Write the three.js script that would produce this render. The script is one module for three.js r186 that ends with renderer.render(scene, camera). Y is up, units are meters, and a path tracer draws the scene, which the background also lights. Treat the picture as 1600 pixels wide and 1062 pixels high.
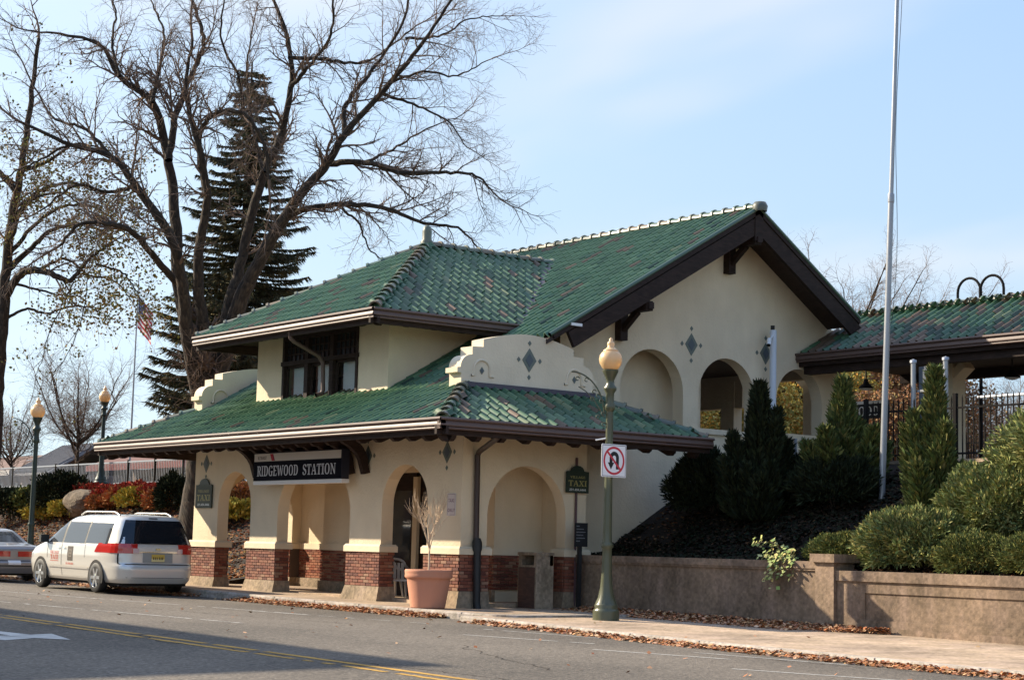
import * as THREE from 'three';
import { mergeGeometries } from 'three/addons/utils/BufferGeometryUtils.js';

// ---------- camera, sky, sun, exposure ----------
const scene = new THREE.Scene();
const camera = new THREE.PerspectiveCamera(21.746, 1600 / 1062, 0.3, 3000);
{
  const R = Math.PI / 180, yaw = 52.617 * R, pit = 6.738 * R, rol = 1.4423 * R;
  const fwd = new THREE.Vector3(-Math.sin(yaw) * Math.cos(pit), Math.sin(pit), -Math.cos(yaw) * Math.cos(pit));
  const right = new THREE.Vector3(Math.cos(yaw), 0, -Math.sin(yaw)), up = right.clone().cross(fwd);
  const r2 = right.clone().multiplyScalar(Math.cos(rol)).addScaledVector(up, Math.sin(rol));
  const u2 = up.clone().multiplyScalar(Math.cos(rol)).addScaledVector(right, -Math.sin(rol));
  camera.position.set(29.3, 1.214, 21.2);
  camera.quaternion.setFromRotationMatrix(new THREE.Matrix4().makeBasis(r2, u2, fwd.clone().negate()));
  camera.updateMatrixWorld(true);
}
// fixed survey station from which positions of trees and shrubs were measured; moving the camera moves nothing
const STATION = new THREE.Vector3(29.3, 1.214, 21.2), SURVEY = new THREE.Matrix4().makeRotationFromQuaternion(camera.quaternion.clone()).setPosition(STATION);
const SUN = new THREE.Vector3(-1.515, 1, 0.915).normalize();
const sun = new THREE.DirectionalLight(new THREE.Color(1, 0.87, 0.67), 2.0);
sun.position.copy(SUN).multiplyScalar(120); sun.castShadow = true; sun.shadow.mapSize.set(4096, 4096);
Object.assign(sun.shadow.camera, { left: -60, right: 60, top: 60, bottom: -60, near: 1, far: 300 });
scene.add(sun); scene.add(sun.target);
const renderer = new THREE.WebGLRenderer({ antialias: true });
renderer.toneMapping = THREE.LinearToneMapping;
renderer.toneMappingExposure = 4.9;
renderer.shadowMap.enabled = true;

// ---------- random and noise ----------
let seed = 12345;
const rnd = () => { seed = (seed + 0x6D2B79F5) | 0; let t = Math.imul(seed ^ (seed >>> 15), 1 | seed); t = (t + Math.imul(t ^ (t >>> 7), 61 | t)) ^ t; return ((t ^ (t >>> 14)) >>> 0) / 4294967296; };
const rr = (a, b) => a + (b - a) * rnd();
const pick = (a) => a[Math.floor(rnd() * a.length)];
const lerp = (a, b, t) => a + (b - a) * t, clamp = (x, a = 0, b = 1) => Math.min(b, Math.max(a, x)), sstep = (a, b, x) => { const t = clamp((x - a) / (b - a)); return t * t * (3 - 2 * t); };
function lattice(n, s) { const a = new Float32Array(n * n), keep = seed; seed = s; for (let i = 0; i < a.length; i++) a[i] = rnd(); seed = keep; return a; }
const LAT = lattice(64, 77);
function vnoise(x, y, per) {   // value noise that repeats every per cells
  const xi = Math.floor(x), yi = Math.floor(y), fx = x - xi, fy = y - yi, u = fx * fx * (3 - 2 * fx), v = fy * fy * (3 - 2 * fy);
  const m = (k) => ((k % per) + per) % per, g = (a, b) => LAT[(m(a) % 64) * 64 + (m(b) % 64)];
  return lerp(lerp(g(xi, yi), g(xi + 1, yi), u), lerp(g(xi, yi + 1), g(xi + 1, yi + 1), u), v);
}
function fbm(u, v, cells, oct) { let s = 0, a = 0.5, c = cells, n = 0; for (let i = 0; i < oct; i++) { s += a * vnoise(u * c + i * 7.3, v * c + i * 3.1, c); n += a; a *= 0.5; c *= 2; if (c > 64 * 4) break; } return s / n; }

// ---------- sky: pale blue air, brighter low down and round the sun, thin cirrus ----------
{
  const W = 2048, H = 1024, d = new Float32Array(W * H * 4);
  for (let j = 0; j < H; j++) for (let i = 0; i < W; i++) {
    const el = ((j + 0.5) / H - 0.5) * Math.PI, az = ((i + 0.5) / W - 0.5) * 2 * Math.PI;
    const y = Math.sin(el), x = Math.cos(el) * Math.cos(az), z = Math.cos(el) * Math.sin(az);
    const t = Math.pow(clamp(y), 0.55), cg = x * SUN.x + y * SUN.y + z * SUN.z;
    let r = lerp(0.168, 0.018, t), g = lerp(0.208, 0.068, t), b = lerp(0.212, 0.19, t);
    const glow = 0.155 * Math.pow(clamp(cg), 2.6) + 0.016 * Math.pow(clamp(0.5 + 0.5 * cg), 2.5);
    r += glow; g += glow * 0.95; b += glow * 0.78;
    if (y > 0.02) {
      const k = 1 / (y + 0.12), px = x * k, pz = z * k, wx = px + 0.5 * fbm(px * 0.05 + 3, pz * 0.05 + 9, 16, 3);
      const wisp = fbm(wx * 0.045 + 0.31, pz * 0.11 + 0.62, 16, 6), band = fbm(px * 0.02 + 5.2, pz * 0.02 + 1.7, 16, 3);
      const c = sstep(0.60, 0.82, wisp * 0.75 + band * 0.42) * sstep(0.03, 0.2, y) * 0.55;
      r = lerp(r, 0.2, c); g = lerp(g, 0.2, c); b = lerp(b, 0.205, c);
    }
    const o = (j * W + i) * 4; d[o] = r; d[o + 1] = g; d[o + 2] = b; d[o + 3] = 1;
  }
  const tex = new THREE.DataTexture(d, W, H, THREE.RGBAFormat, THREE.FloatType);
  tex.mapping = THREE.EquirectangularReflectionMapping; tex.magFilter = tex.minFilter = THREE.LinearFilter; tex.needsUpdate = true;
  scene.background = tex; scene.environment = tex;
}

// ---------- textures and materials ----------
function tex8(size, fn, srgb, metres) {
  const d = new Uint8Array(size * size * 4);
  for (let j = 0; j < size; j++) for (let i = 0; i < size; i++) { const c = fn(i / size, j / size), o = (j * size + i) * 4; d[o] = clamp(c[0]) * 255; d[o + 1] = clamp(c[1]) * 255; d[o + 2] = clamp(c[2]) * 255; d[o + 3] = 255; }
  const t = new THREE.DataTexture(d, size, size); t.wrapS = t.wrapT = THREE.RepeatWrapping; t.magFilter = THREE.LinearFilter; t.minFilter = THREE.LinearMipmapLinearFilter; t.generateMipmaps = true;
  if (srgb) t.colorSpace = THREE.SRGBColorSpace; t.repeat.set(1 / metres, 1 / metres); t.needsUpdate = true; return t;
}
const grey = (v) => [v, v, v];
// tint textures are near 1 and multiply the material's own colour
const T = {
  stucco: tex8(512, (u, v) => { const a = fbm(u, v, 4, 6), s = fbm(u * 1, v * 0.4, 10, 4), k = 0.93 + 0.14 * (a - 0.4) + 0.1 * (s - 0.5); return [k, k * (0.985 + 0.02 * a), k * (0.96 + 0.05 * a)]; }, true, 5.3),
  stuccoB: tex8(512, (u, v) => grey(0.5 + 0.5 * (fbm(u, v, 48, 3) - 0.5) + 0.5 * (fbm(u, v, 8, 3) - 0.5)), false, 1.7),
  conc: tex8(512, (u, v) => { const a = fbm(u, v, 3, 7), s = fbm(u * 1, v * 0.3, 16, 4), p = fbm(u, v, 60, 2), k = 0.70 + 0.45 * (a - 0.35) + 0.3 * (s - 0.5) + 0.25 * (p - 0.5); return [k, k * 0.97, k * (0.9 + 0.1 * s)]; }, true, 3.1),
  concB: tex8(512, (u, v) => grey(0.5 + 0.6 * (fbm(u, v, 60, 2) - 0.5) + 0.5 * (fbm(u, v, 10, 4) - 0.5)), false, 1.3),
  asphalt: tex8(1024, (u, v) => { const a = fbm(u, v, 3, 5), p = vnoise(u * 256, v * 256, 256), q = vnoise(u * 400, v * 400, 400), k = 0.72 + 0.42 * (a - 0.5) + 0.34 * (p - 0.5) + (q > 0.86 ? 0.26 : 0); return [k, k * 0.965, k * 0.92]; }, true, 7.7),
  asphaltB: tex8(512, (u, v) => grey(vnoise(u * 192, v * 192, 192)), false, 2.3),
  bark: tex8(256, (u, v) => { const a = fbm(u * 1, v * 0.25, 24, 4), k = 0.55 + 0.9 * (a - 0.4); return [k, k * 0.95, k * 0.88]; }, true, 1.1),
  wood: tex8(256, (u, v) => { const a = fbm(u * 0.2, v, 40, 3), k = 0.8 + 0.4 * (a - 0.5); return [k, k, k]; }, true, 1.3),
  soil: tex8(512, (u, v) => { const a = fbm(u, v, 6, 6), p = fbm(u, v, 50, 2), k = 0.55 + 0.5 * (a - 0.4) + 0.5 * (p - 0.5); return [k, k * 0.9, k * 0.8]; }, true, 2.9),
  rough: tex8(256, (u, v) => grey(0.75 + 0.5 * (fbm(u, v, 8, 5) - 0.5)), false, 1.9),
};
const C = (r, g, b) => new THREE.Color().setRGB(r, g, b);
function mat(r, g, b, rough = 0.9, o = {}) { return new THREE.MeshPhysicalMaterial({ color: C(r, g, b), roughness: rough, metalness: 0, side: THREE.DoubleSide, ...o }); }
const M = {
  stucco: mat(0.83, 0.70, 0.51, 0.95, { map: T.stucco, bumpMap: T.stuccoB, bumpScale: 0.012 }),
  trim: mat(0.82, 0.70, 0.52, 0.9, { map: T.stucco, bumpMap: T.stuccoB, bumpScale: 0.006 }),
  plinth: mat(0.55, 0.44, 0.31, 0.95, { map: T.conc, bumpMap: T.concB, bumpScale: 0.01 }),
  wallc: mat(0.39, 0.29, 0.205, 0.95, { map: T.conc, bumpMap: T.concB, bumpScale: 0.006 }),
  walk: mat(0.70, 0.545, 0.39, 0.95, { map: T.conc, bumpMap: T.concB, bumpScale: 0.006 }),
  kerb: mat(0.66, 0.6, 0.52, 0.9, { map: T.conc, bumpMap: T.concB, bumpScale: 0.008 }),
  asphalt: mat(0.235, 0.21, 0.182, 0.95, { map: T.asphalt, bumpMap: T.asphaltB, bumpScale: 0.006 }),
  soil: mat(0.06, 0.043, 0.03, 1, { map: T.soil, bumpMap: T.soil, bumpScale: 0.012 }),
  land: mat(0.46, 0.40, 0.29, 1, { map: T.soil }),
  mortar: mat(0.10, 0.07, 0.055, 1, { bumpMap: T.concB, bumpScale: 0.004 }),
  brown: mat(0.046, 0.027, 0.021, 0.75, { map: T.wood, specularIntensity: 0.5 }),
  soffit: mat(0.055, 0.032, 0.024, 0.7, { map: T.wood }),
  gutter: mat(0.105, 0.064, 0.052, 0.52),
  spout: mat(0.045, 0.026, 0.022, 0.45),
  flash: mat(0.06, 0.05, 0.07, 0.5),
  tileDeck: mat(0.018, 0.03, 0.022, 0.8),
  black: mat(0.012, 0.012, 0.012, 0.6), iron: mat(0.016, 0.014, 0.013, 0.95, { specularIntensity: 0.25 }),
  dark: mat(0.015, 0.013, 0.012, 0.9),
  steel: mat(0.33, 0.34, 0.36, 0.5, { metalness: 0.5, roughnessMap: T.rough }),
  white: mat(0.78, 0.78, 0.78, 0.6), cream: mat(0.72, 0.6, 0.42, 0.7),
  lampGreen: mat(0.075, 0.08, 0.046, 0.45, { roughnessMap: T.rough }), lampDark: mat(0.02, 0.038, 0.03, 0.5),
  globe: mat(0.86, 0.62, 0.33, 0.35, { transmission: 0.35, thickness: 0 }),
  glass: mat(0.03, 0.035, 0.04, 0.05, { specularIntensity: 1, ior: 1.5 }), pane: mat(0.9, 0.94, 0.95, 0.02, { transmission: 1, thickness: 0, ior: 1.5 }),
  blind: mat(0.66, 0.66, 0.64, 0.9),
  clay: mat(0.62, 0.28, 0.175, 0.85, { map: T.stucco, bumpMap: T.stuccoB, bumpScale: 0.004 }),
  bark: mat(0.10, 0.078, 0.06, 0.95, { map: T.bark, bumpMap: T.bark, bumpScale: 0.03 }),
  twig: mat(0.17, 0.12, 0.092, 0.95, { specularIntensity: 0.3 }), paleTwig: mat(0.6, 0.45, 0.31, 0.9),
  paintW: mat(0.62, 0.59, 0.54, 0.85, { map: T.rough }), paintY: mat(0.60, 0.33, 0.05, 0.85, { map: T.rough }),
  leafV: mat(1, 1, 1, 0.85, { vertexColors: true, specularIntensity: 0.12 }),
  ironRed: mat(0.10, 0.03, 0.02, 0.7),
};

// ---------- mesh builder ----------
const V = (x, y, z) => new THREE.Vector3(x, y, z);
class MB {
  constructor() { this.p = []; this.n = []; this.u = []; this.c = []; this.col = null; }
  vtx(p, n, u, v) { this.p.push(p.x, p.y, p.z); this.n.push(n.x, n.y, n.z); this.u.push(u, v); if (this.col) this.c.push(this.col[0], this.col[1], this.col[2]); }
  flat(pts, nn) {           // planar polygon fan, uv in metres by dominant axis
    const n = nn || V().crossVectors(pts[1].clone().sub(pts[0]), pts[2].clone().sub(pts[0])).normalize();
    const ax = Math.abs(n.x), ay = Math.abs(n.y), az = Math.abs(n.z);
    const uv = (p) => (ay >= ax && ay >= az ? [p.x, p.z] : ax >= az ? [p.z, p.y] : [p.x, p.y]);
    for (let i = 1; i + 1 < pts.length; i++) for (const q of [pts[0], pts[i], pts[i + 1]]) { const t = uv(q); this.vtx(q, n, t[0], t[1]); }
    return this;
  }
  quad(a, b, c, d) { return this.flat([a, b, c, d]); }
  box(x0, y0, z0, x1, y1, z1) {
    const P = (i) => V(i & 1 ? x1 : x0, i & 2 ? y1 : y0, i & 4 ? z1 : z0);
    for (const f of [[0, 4, 6, 2], [1, 3, 7, 5], [0, 1, 5, 4], [2, 6, 7, 3], [0, 2, 3, 1], [4, 5, 7, 6]]) this.flat(f.map(P));
    return this;
  }
  obox(m, sx, sy, sz) {     // centred box of size under a matrix
    const P = (i) => V((i & 1 ? 0.5 : -0.5) * sx, (i & 2 ? 0.5 : -0.5) * sy, (i & 4 ? 0.5 : -0.5) * sz).applyMatrix4(m);
    for (const f of [[0, 4, 6, 2], [1, 3, 7, 5], [0, 1, 5, 4], [2, 6, 7, 3], [0, 2, 3, 1], [4, 5, 7, 6]]) this.flat(f.map(P));
    return this;
  }
  beam(a, b, w, h, up = V(0, 1, 0)) {   // box from a to b
    const x = b.clone().sub(a), L = x.length(); x.normalize(); const z = V().crossVectors(x, up).normalize(), y = V().crossVectors(z, x);
    return this.obox(new THREE.Matrix4().makeBasis(x, y, z).setPosition(a.clone().add(b).multiplyScalar(0.5)), L, h, w);
  }
  tube(pts, rad, seg = 6, cap = true) {
    let ref = V(0, 1, 0), prev = null, len = 0; const R = (i) => (typeof rad === 'number' ? rad : rad[i]);
    for (let i = 0; i < pts.length; i++) {
      const t = (i === 0 ? pts[1].clone().sub(pts[0]) : i === pts.length - 1 ? pts[i].clone().sub(pts[i - 1]) : pts[i + 1].clone().sub(pts[i - 1])).normalize();
      if (i === 0) ref = Math.abs(t.y) < 0.9 ? V(0, 1, 0) : V(1, 0, 0);
      const a = V().crossVectors(t, ref).normalize(), b = V().crossVectors(a, t).normalize(); ref = b;
      if (i) len += pts[i].distanceTo(pts[i - 1]);
      const ring = [];
      for (let k = 0; k <= seg; k++) { const an = (k / seg) * 2 * Math.PI, n = a.clone().multiplyScalar(Math.cos(an)).addScaledVector(b, Math.sin(an)); ring.push({ p: pts[i].clone().addScaledVector(n, R(i)), n, u: an * R(i), v: len }); }
      if (prev) for (let k = 0; k < seg; k++) for (const q of [prev[k], ring[k], ring[k + 1], prev[k], ring[k + 1], prev[k + 1]]) this.vtx(q.p, q.n, q.u, q.v);
      if (cap && (i === 0 || i === pts.length - 1) && R(i) > 0.004) { const f = ring.slice(0, seg).map((q) => q.p); if (i === 0) f.reverse(); this.flat(f, t.clone().multiplyScalar(i === 0 ? -1 : 1)); }
      prev = ring;
    }
    return this;
  }
  lathe(prof, pos, seg = 20, flute) {  // prof: [r, y] upwards
    const N = prof.length, nr = prof.map((q, i) => { const a = prof[Math.max(0, i - 1)], b = prof[Math.min(N - 1, i + 1)]; const dr = b[0] - a[0], dy = b[1] - a[1], L = Math.hypot(dr, dy) || 1; return [dy / L, -dr / L]; });
    const P = (i, k) => { const an = (k / seg) * 2 * Math.PI, r = prof[i][0] * (flute ? 1 + flute * Math.cos(an * 8) : 1); return { p: V(pos.x + r * Math.cos(an), pos.y + prof[i][1], pos.z + r * Math.sin(an)), n: V(nr[i][0] * Math.cos(an), nr[i][1], nr[i][0] * Math.sin(an)), u: an * 0.3, v: prof[i][1] }; };
    for (let i = 0; i + 1 < N; i++) for (let k = 0; k < seg; k++) { const a = P(i, k), b = P(i + 1, k), c = P(i + 1, k + 1), d = P(i, k + 1); for (const q of [a, b, c, a, c, d]) this.vtx(q.p, q.n, q.u, q.v); }
    return this;
  }
  geo(g, m) { // append a geometry, uv by dominant axis in metres
    const h = (g.index ? g.toNonIndexed() : g.clone()); if (m) h.applyMatrix4(m); const p = h.attributes.position, n = h.attributes.normal;
    for (let i = 0; i < p.count; i++) { const a = V().fromBufferAttribute(p, i), b = V().fromBufferAttribute(n, i), ax = Math.abs(b.x), ay = Math.abs(b.y), az = Math.abs(b.z); const t = ay >= ax && ay >= az ? [a.x, a.z] : ax >= az ? [a.z, a.y] : [a.x, a.y]; this.vtx(a, b, t[0], t[1]); }
    return this;
  }
  shape(pts, depth, m, holes = []) { // extruded outline (x,y), thickness along +z before the matrix
    const s = pts instanceof THREE.Shape ? pts : new THREE.Shape(pts.map((q) => new THREE.Vector2(q[0], q[1])));
    for (const h of holes) s.holes.push(h);
    return this.geo(new THREE.ExtrudeGeometry(s, { depth, bevelEnabled: false, curveSegments: 20 }), m);
  }
  get empty() { return !this.p.length; }
  geometry() {
    const g = new THREE.BufferGeometry();
    g.setAttribute('position', new THREE.Float32BufferAttribute(this.p, 3)); g.setAttribute('normal', new THREE.Float32BufferAttribute(this.n, 3)); g.setAttribute('uv', new THREE.Float32BufferAttribute(this.u, 2));
    if (this.c.length) g.setAttribute('color', new THREE.Float32BufferAttribute(this.c, 3));
    return g;
  }
  build(name, m, parent = scene, label) { return addMesh(name, this.geometry(), m, parent, label); }
}
const taken = {};
function numbered(name) { taken[name] = (taken[name] ?? -1) + 1; return taken[name] ? name + '_' + String(taken[name]).padStart(3, '0') : name; }
function addMesh(name, g, m, parent = scene, label) {
  const o = new THREE.Mesh(g, m); o.name = parent === scene ? numbered(name) : name; o.castShadow = o.receiveShadow = true; parent.add(o); if (label) o.userData.label = label; return o;
}
function thing(name, label, category, x = 0, y = 0, z = 0, turn = 0, group) {
  const o = new THREE.Group(); o.name = numbered(name); o.position.set(x, y, z); o.rotation.y = turn; o.userData = { label, category }; if (group) o.userData.group = group; scene.add(o); return o;
}
function tag(o, label, category, group) { o.userData.label = label; o.userData.category = category; if (group) o.userData.group = group; return o; }
function structure(o) { o.userData.kind = 'structure'; return o; }
function stuff(o) { o.userData.kind = 'stuff'; return o; }
const mid = (a, b, t = 0.5) => a.clone().lerp(b, t);
const Mrot = (ax, an) => new THREE.Matrix4().makeRotationAxis(ax, an);
const Mtr = (x, y, z) => new THREE.Matrix4().makeTranslation(x, y, z);
// a point at a given distance along the view towards a place in the 1600 x 1062 photograph; used to survey positions
const FPX = 2764.6;
function at(px, py, depth) { return V((px - 800) / FPX * depth, (531 - py) / FPX * depth, -depth).applyMatrix4(SURVEY); }
function canvas(w, h, draw) { const c = document.createElement('canvas'); c.width = w; c.height = h; const g = c.getContext('2d'); draw(g, w, h); const t = new THREE.CanvasTexture(c); t.colorSpace = THREE.SRGBColorSpace; return t; }
function printed(w, h, texture, rough = 0.6, o = {}) { // flat print: a thin sheet in XY facing +z, uv 0..1
  const g = new THREE.PlaneGeometry(w, h); return [g, new THREE.MeshPhysicalMaterial({ map: texture, roughness: rough, side: THREE.DoubleSide, ...o })];
}
// ---------- the setting: terrain, road, sidewalk, kerbs, markings ----------
const roadY = (x, z) => -0.13 - 0.0078 * clamp(x, -60, 40) + 0.012 * (Math.min(z, 10.2) - 1.5) - 0.012 * Math.max(0, z - 10.2);
const platY = (x) => 0.0 - 0.0105 * clamp(x, -40, 0) - 0.008 * Math.max(0, x);
const walkY = (x) => -0.03 - 0.008 * clamp(x, 0, 40);
function poly1(pts, x) { if (x <= pts[0][0]) return pts[0][1]; for (let i = 1; i < pts.length; i++) if (x <= pts[i][0]) return lerp(pts[i - 1][1], pts[i][1], (x - pts[i - 1][0]) / (pts[i][0] - pts[i - 1][0])); return pts[pts.length - 1][1]; }
const kerbL = (x) => poly1([[-60, 1.6], [-8, 1.55], [-4, 1.5], [-1.4, 1.36], [0.9, 1.15], [2.6, 1.0]], x);
const kerbR = (x) => poly1([[2, 1.55], [5, 1.75], [7, 2.02], [10, 2.32], [16, 2.5], [60, 2.9]], x);
function groundH(x, z) {
  const d = -z; let h;
  if (x < -12.2) h = d < 1.4 ? -0.35 : lerp(0.22, 3.15, sstep(1.4, 7.4, d)) ;
  else h = d < 3.12 ? -0.4 : d < 4.4 ? lerp(0.95, 1.05, (d - 3.12) / 1.28) : lerp(1.05, 3.3, clamp((d - 4.4) / 3.8));
  if (d > 2 && h > 0) h += 0.10 * (fbm(x * 0.013 + 0.5, z * 0.013 + 0.5, 32, 4) - 0.5) * clamp(d - 3);
  if (z > 19) h = -0.42;
  return h;
}
{
  const xs = [-900, -500, -300, -200, -140, -100], zs = [-900, -500, -300, -200, -140, -100, -80, -60, -50];
  for (let x = -80; x <= 40; x += 0.8) xs.push(x); xs.push(-12.22, -12.18); xs.push(60, 100, 200, 400, 900); xs.sort((a, b) => a - b);
  for (let z = -44; z < -14; z += 2) zs.push(z); for (let z = -14; z <= 0; z += 0.5) zs.push(z); zs.push(-3.13, -3.11, -1.41, -1.39); zs.push(4, 10, 18, 19.5, 30, 60, 120, 300, 900); zs.sort((a, b) => a - b);
  const b = new MB(), k = new MB(), P = (i, j) => V(xs[i], groundH(xs[i], zs[j]), zs[j]);
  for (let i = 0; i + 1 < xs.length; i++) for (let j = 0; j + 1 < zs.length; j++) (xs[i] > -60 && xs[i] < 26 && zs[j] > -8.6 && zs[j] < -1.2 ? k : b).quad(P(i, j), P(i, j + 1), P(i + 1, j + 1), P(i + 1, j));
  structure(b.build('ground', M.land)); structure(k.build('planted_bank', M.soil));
}
{ // road
  const b = new MB(); const xs = [-300, -140, -90]; for (let x = -60; x <= 60; x += 3) xs.push(x); xs.push(120, 300); const zs = [0.2, 2, 4, 6, 8, 10.2, 12, 14, 16, 18.4];
  for (let i = 0; i + 1 < xs.length; i++) for (let j = 0; j + 1 < zs.length; j++) { const P = (x, z) => V(x, roadY(x, z), z); b.quad(P(xs[i], zs[j]), P(xs[i], zs[j + 1]), P(xs[i + 1], zs[j + 1]), P(xs[i + 1], zs[j])); }
  structure(b.build('road', M.asphalt));
}
{ // sidewalks: near the station a raised slab, to its right the lower walk along the wall, and the far side of the street
  let b = new MB();
  const strip = (b, x0, x1, step, zA, zB, yf) => { for (let x = x0; x < x1 - 1e-6; x += step) { const e = Math.min(x + step, x1); b.quad(V(x, yf(x), zA(x)), V(x, yf(x), zB(x)), V(e, yf(e), zB(e)), V(e, yf(e), zA(e))); } };
  strip(b, -80, -12.2, 2, () => -1.5, (x) => kerbL(x) - 0.15, platY);
  strip(b, -12.2, 2.6, 0.7, () => -3.3, (x) => kerbL(x) - 0.15, platY);
  structure(b.build('sidewalk_platform', M.walk));
  b = new MB(); strip(b, 2.2, 60, 1.2, () => -3.3, (x) => kerbR(x) - 0.14, walkY); b.quad(V(-1, -0.045, -3.3), V(-1, -0.045, 1), V(2.3, -0.045, 1), V(2.3, -0.045, -3.3));
  structure(b.build('sidewalk', M.walk));
  b = new MB(); b.box(-300, -0.5, 18.4, 300, -0.12, 21.9); structure(b.build('sidewalk_far', M.walk));
  // sidewalk paving flags, one mesh each: thin slabs with recessed joints
  const par = b; b = new MB();
  // kerb stones
  const kerb = (b, x0, x1, kz, yf, step, w) => { for (let x = x0; x < x1 - 1e-6; x += step) { const e = Math.min(x + step, x1) - 0.012, y0 = yf(x), y1 = yf(e), a = kz(x), c = kz(e), L = -0.5, r = 0.025;
    const P = (X, y, z) => V(X, y, z);
    b.quad(P(x, y0 + 0.006, a - w), P(x, y0 + 0.006, a - r), P(e, y1 + 0.006, c - r), P(e, y1 + 0.006, c - w));
    b.quad(P(x, y0 + 0.006, a - r), P(x, y0 - r, a), P(e, y1 - r, c), P(e, y1 + 0.006, c - r));
    b.quad(P(x, y0 - r, a), P(x, L, a), P(e, L, c), P(e, y1 - r, c));
    b.quad(P(x, y0 + 0.006, a - w), P(x, L, a - w), P(x, L, a), P(x, y0, a)); b.quad(P(e, y1 + 0.006, c - w), P(e, y1, c), P(e, L, c), P(e, L, c - w)); } };
  b = new MB(); kerb(b, -80, 2.4, kerbL, platY, 1.6, 0.17);
  { // rounded end of the raised kerb
    const n = 8, c = V(2.39, 0, 0.55), y = platY(2.4) + 0.006; let prev = null;
    for (let i = 0; i <= n; i++) { const a = (i / n) * Math.PI / 2, q = V(c.x + 0.5 * Math.sin(a), y, c.z + 0.475 * Math.cos(a)); if (prev) { b.flat([V(c.x, y, c.z), prev, q]); b.quad(prev, V(prev.x, -0.5, prev.z), V(q.x, -0.5, q.z), q); } prev = q; }
    b.quad(V(c.x, y, c.z), prev, V(prev.x, y, -2.2), V(c.x, y, -2.2)); b.quad(prev, V(prev.x, -0.5, prev.z), V(prev.x, -0.5, -2.2), V(prev.x, y, -2.2));
  }
  structure(b.build('kerb_raised', M.kerb));
  b = new MB(); kerb(b, 2.2, 60, kerbR, (x) => walkY(x), 1.8, 0.16); structure(b.build('kerb', M.kerb));
}
// painted markings, thin sheets lying on the asphalt, broken where the paint has worn away
function stripe(name, mat_, x0, z0, x1, z1, w, worn, lift = 0.004) {
  const b = new MB(), L = Math.hypot(x1 - x0, z1 - z0), n = Math.ceil(L / 0.22), dx = (x1 - x0) / L, dz = (z1 - z0) / L;
  for (let i = 0; i < n; i++) {
    if (rnd() < worn * 0.16) continue; const a = (i / n) * L, e = ((i + 1) / n) * L, j = () => rr(-1, 1) * worn * 0.025, hw = w / 2;
    const P = (t, s) => { const X = x0 + dx * t - dz * s, Z = z0 + dz * t + dx * s; return V(X, roadY(X, Z) + lift, Z); };
    const e0 = hw * (1 - worn * rr(0, 0.4)), e1 = hw * (1 - worn * rr(0, 0.4)); b.quad(P(a, -e0 + j()), P(a, e1 + j()), P(e, e1 + j()), P(e, -e0 + j()));
  }
  return structure(b.build(name, mat_));
}
stripe('road_line_yellow', M.paintY, -60, 10.08, 60, 10.3, 0.12, 0.3);
stripe('road_line_yellow', M.paintY, -60, 10.34, 60, 10.56, 0.11, 0.7);
stripe('parking_line', M.paintW, -13, 6.9, -3.3, 4.55, 0.09, 0.5);
stripe('parking_line', M.paintW, -2.9, 4.5, 0.3, 3.75, 0.09, 0.6);
stripe('parking_line', M.paintW, -1.2, 4.25, 3.4, 2.9, 0.08, 0.9);
stripe('parking_line', M.paintW, 4.9, 3.0, 7.4, 2.45, 0.08, 0.6);
stripe('parking_line', M.paintW, 6.5, 4.6, 8.7, 3.75, 0.09, 0.4);
stripe('parking_line', M.paintW, 9.9, 4.8, 11.9, 4.05, 0.09, 0.3);
stripe('parking_line', M.paintW, 10.6, 3.5, 13.0, 2.95, 0.08, 0.6);
stripe('parking_line', M.paintW, 13.4, 5.5, 16.0, 4.3, 0.09, 0.3);
stripe('road_line_white', M.paintW, -9, 9.2, 3.5, 6.9, 0.08, 0.95);
{ // cracks in the asphalt
  for (const [x, z, a, L] of [[-6, 9.6, 0.1, 9], [4, 10.75, -0.02, 12], [9, 6.4, 0.35, 5], [-2, 6.2, -0.25, 6], [12, 3.4, -0.1, 7], [6, 8.2, 1.2, 3], [-9, 6.6, 0.05, 7]]) { const b = new MB(); let X = x, Z = z, t = a; for (let d = 0; d < L; d += 0.16) { t = a + rr(-0.6, 0.6); const X2 = X + 0.16 * Math.cos(t), Z2 = Z + 0.16 * Math.sin(t), w = rr(0.006, 0.016); b.quad(V(X, roadY(X, Z) + 0.003, Z - w), V(X, roadY(X, Z) + 0.003, Z + w), V(X2, roadY(X2, Z2) + 0.003, Z2 + w), V(X2, roadY(X2, Z2) + 0.003, Z2 - w)); X = X2; Z = Z2; } structure(b.build('road_crack', M.soil)); }
}
{ // end of a painted turn arrow, lower left
  const b = new MB(), Y = (x, z) => V(x, roadY(x, z) + 0.005, z);
  b.flat([Y(3.5, 12.35), Y(3.5, 12.05), Y(6.4, 11.62), Y(6.4, 11.92)].reverse()); b.flat([Y(6.35, 12.2), Y(7.4, 11.55), Y(6.2, 11.3), Y(6.3, 11.7)].reverse()); b.flat([Y(6.6, 12.5), Y(7.2, 12.35), Y(6.9, 11.8), Y(6.4, 12.0)].reverse());
  structure(b.build('road_arrow', M.paintW));
}
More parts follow.
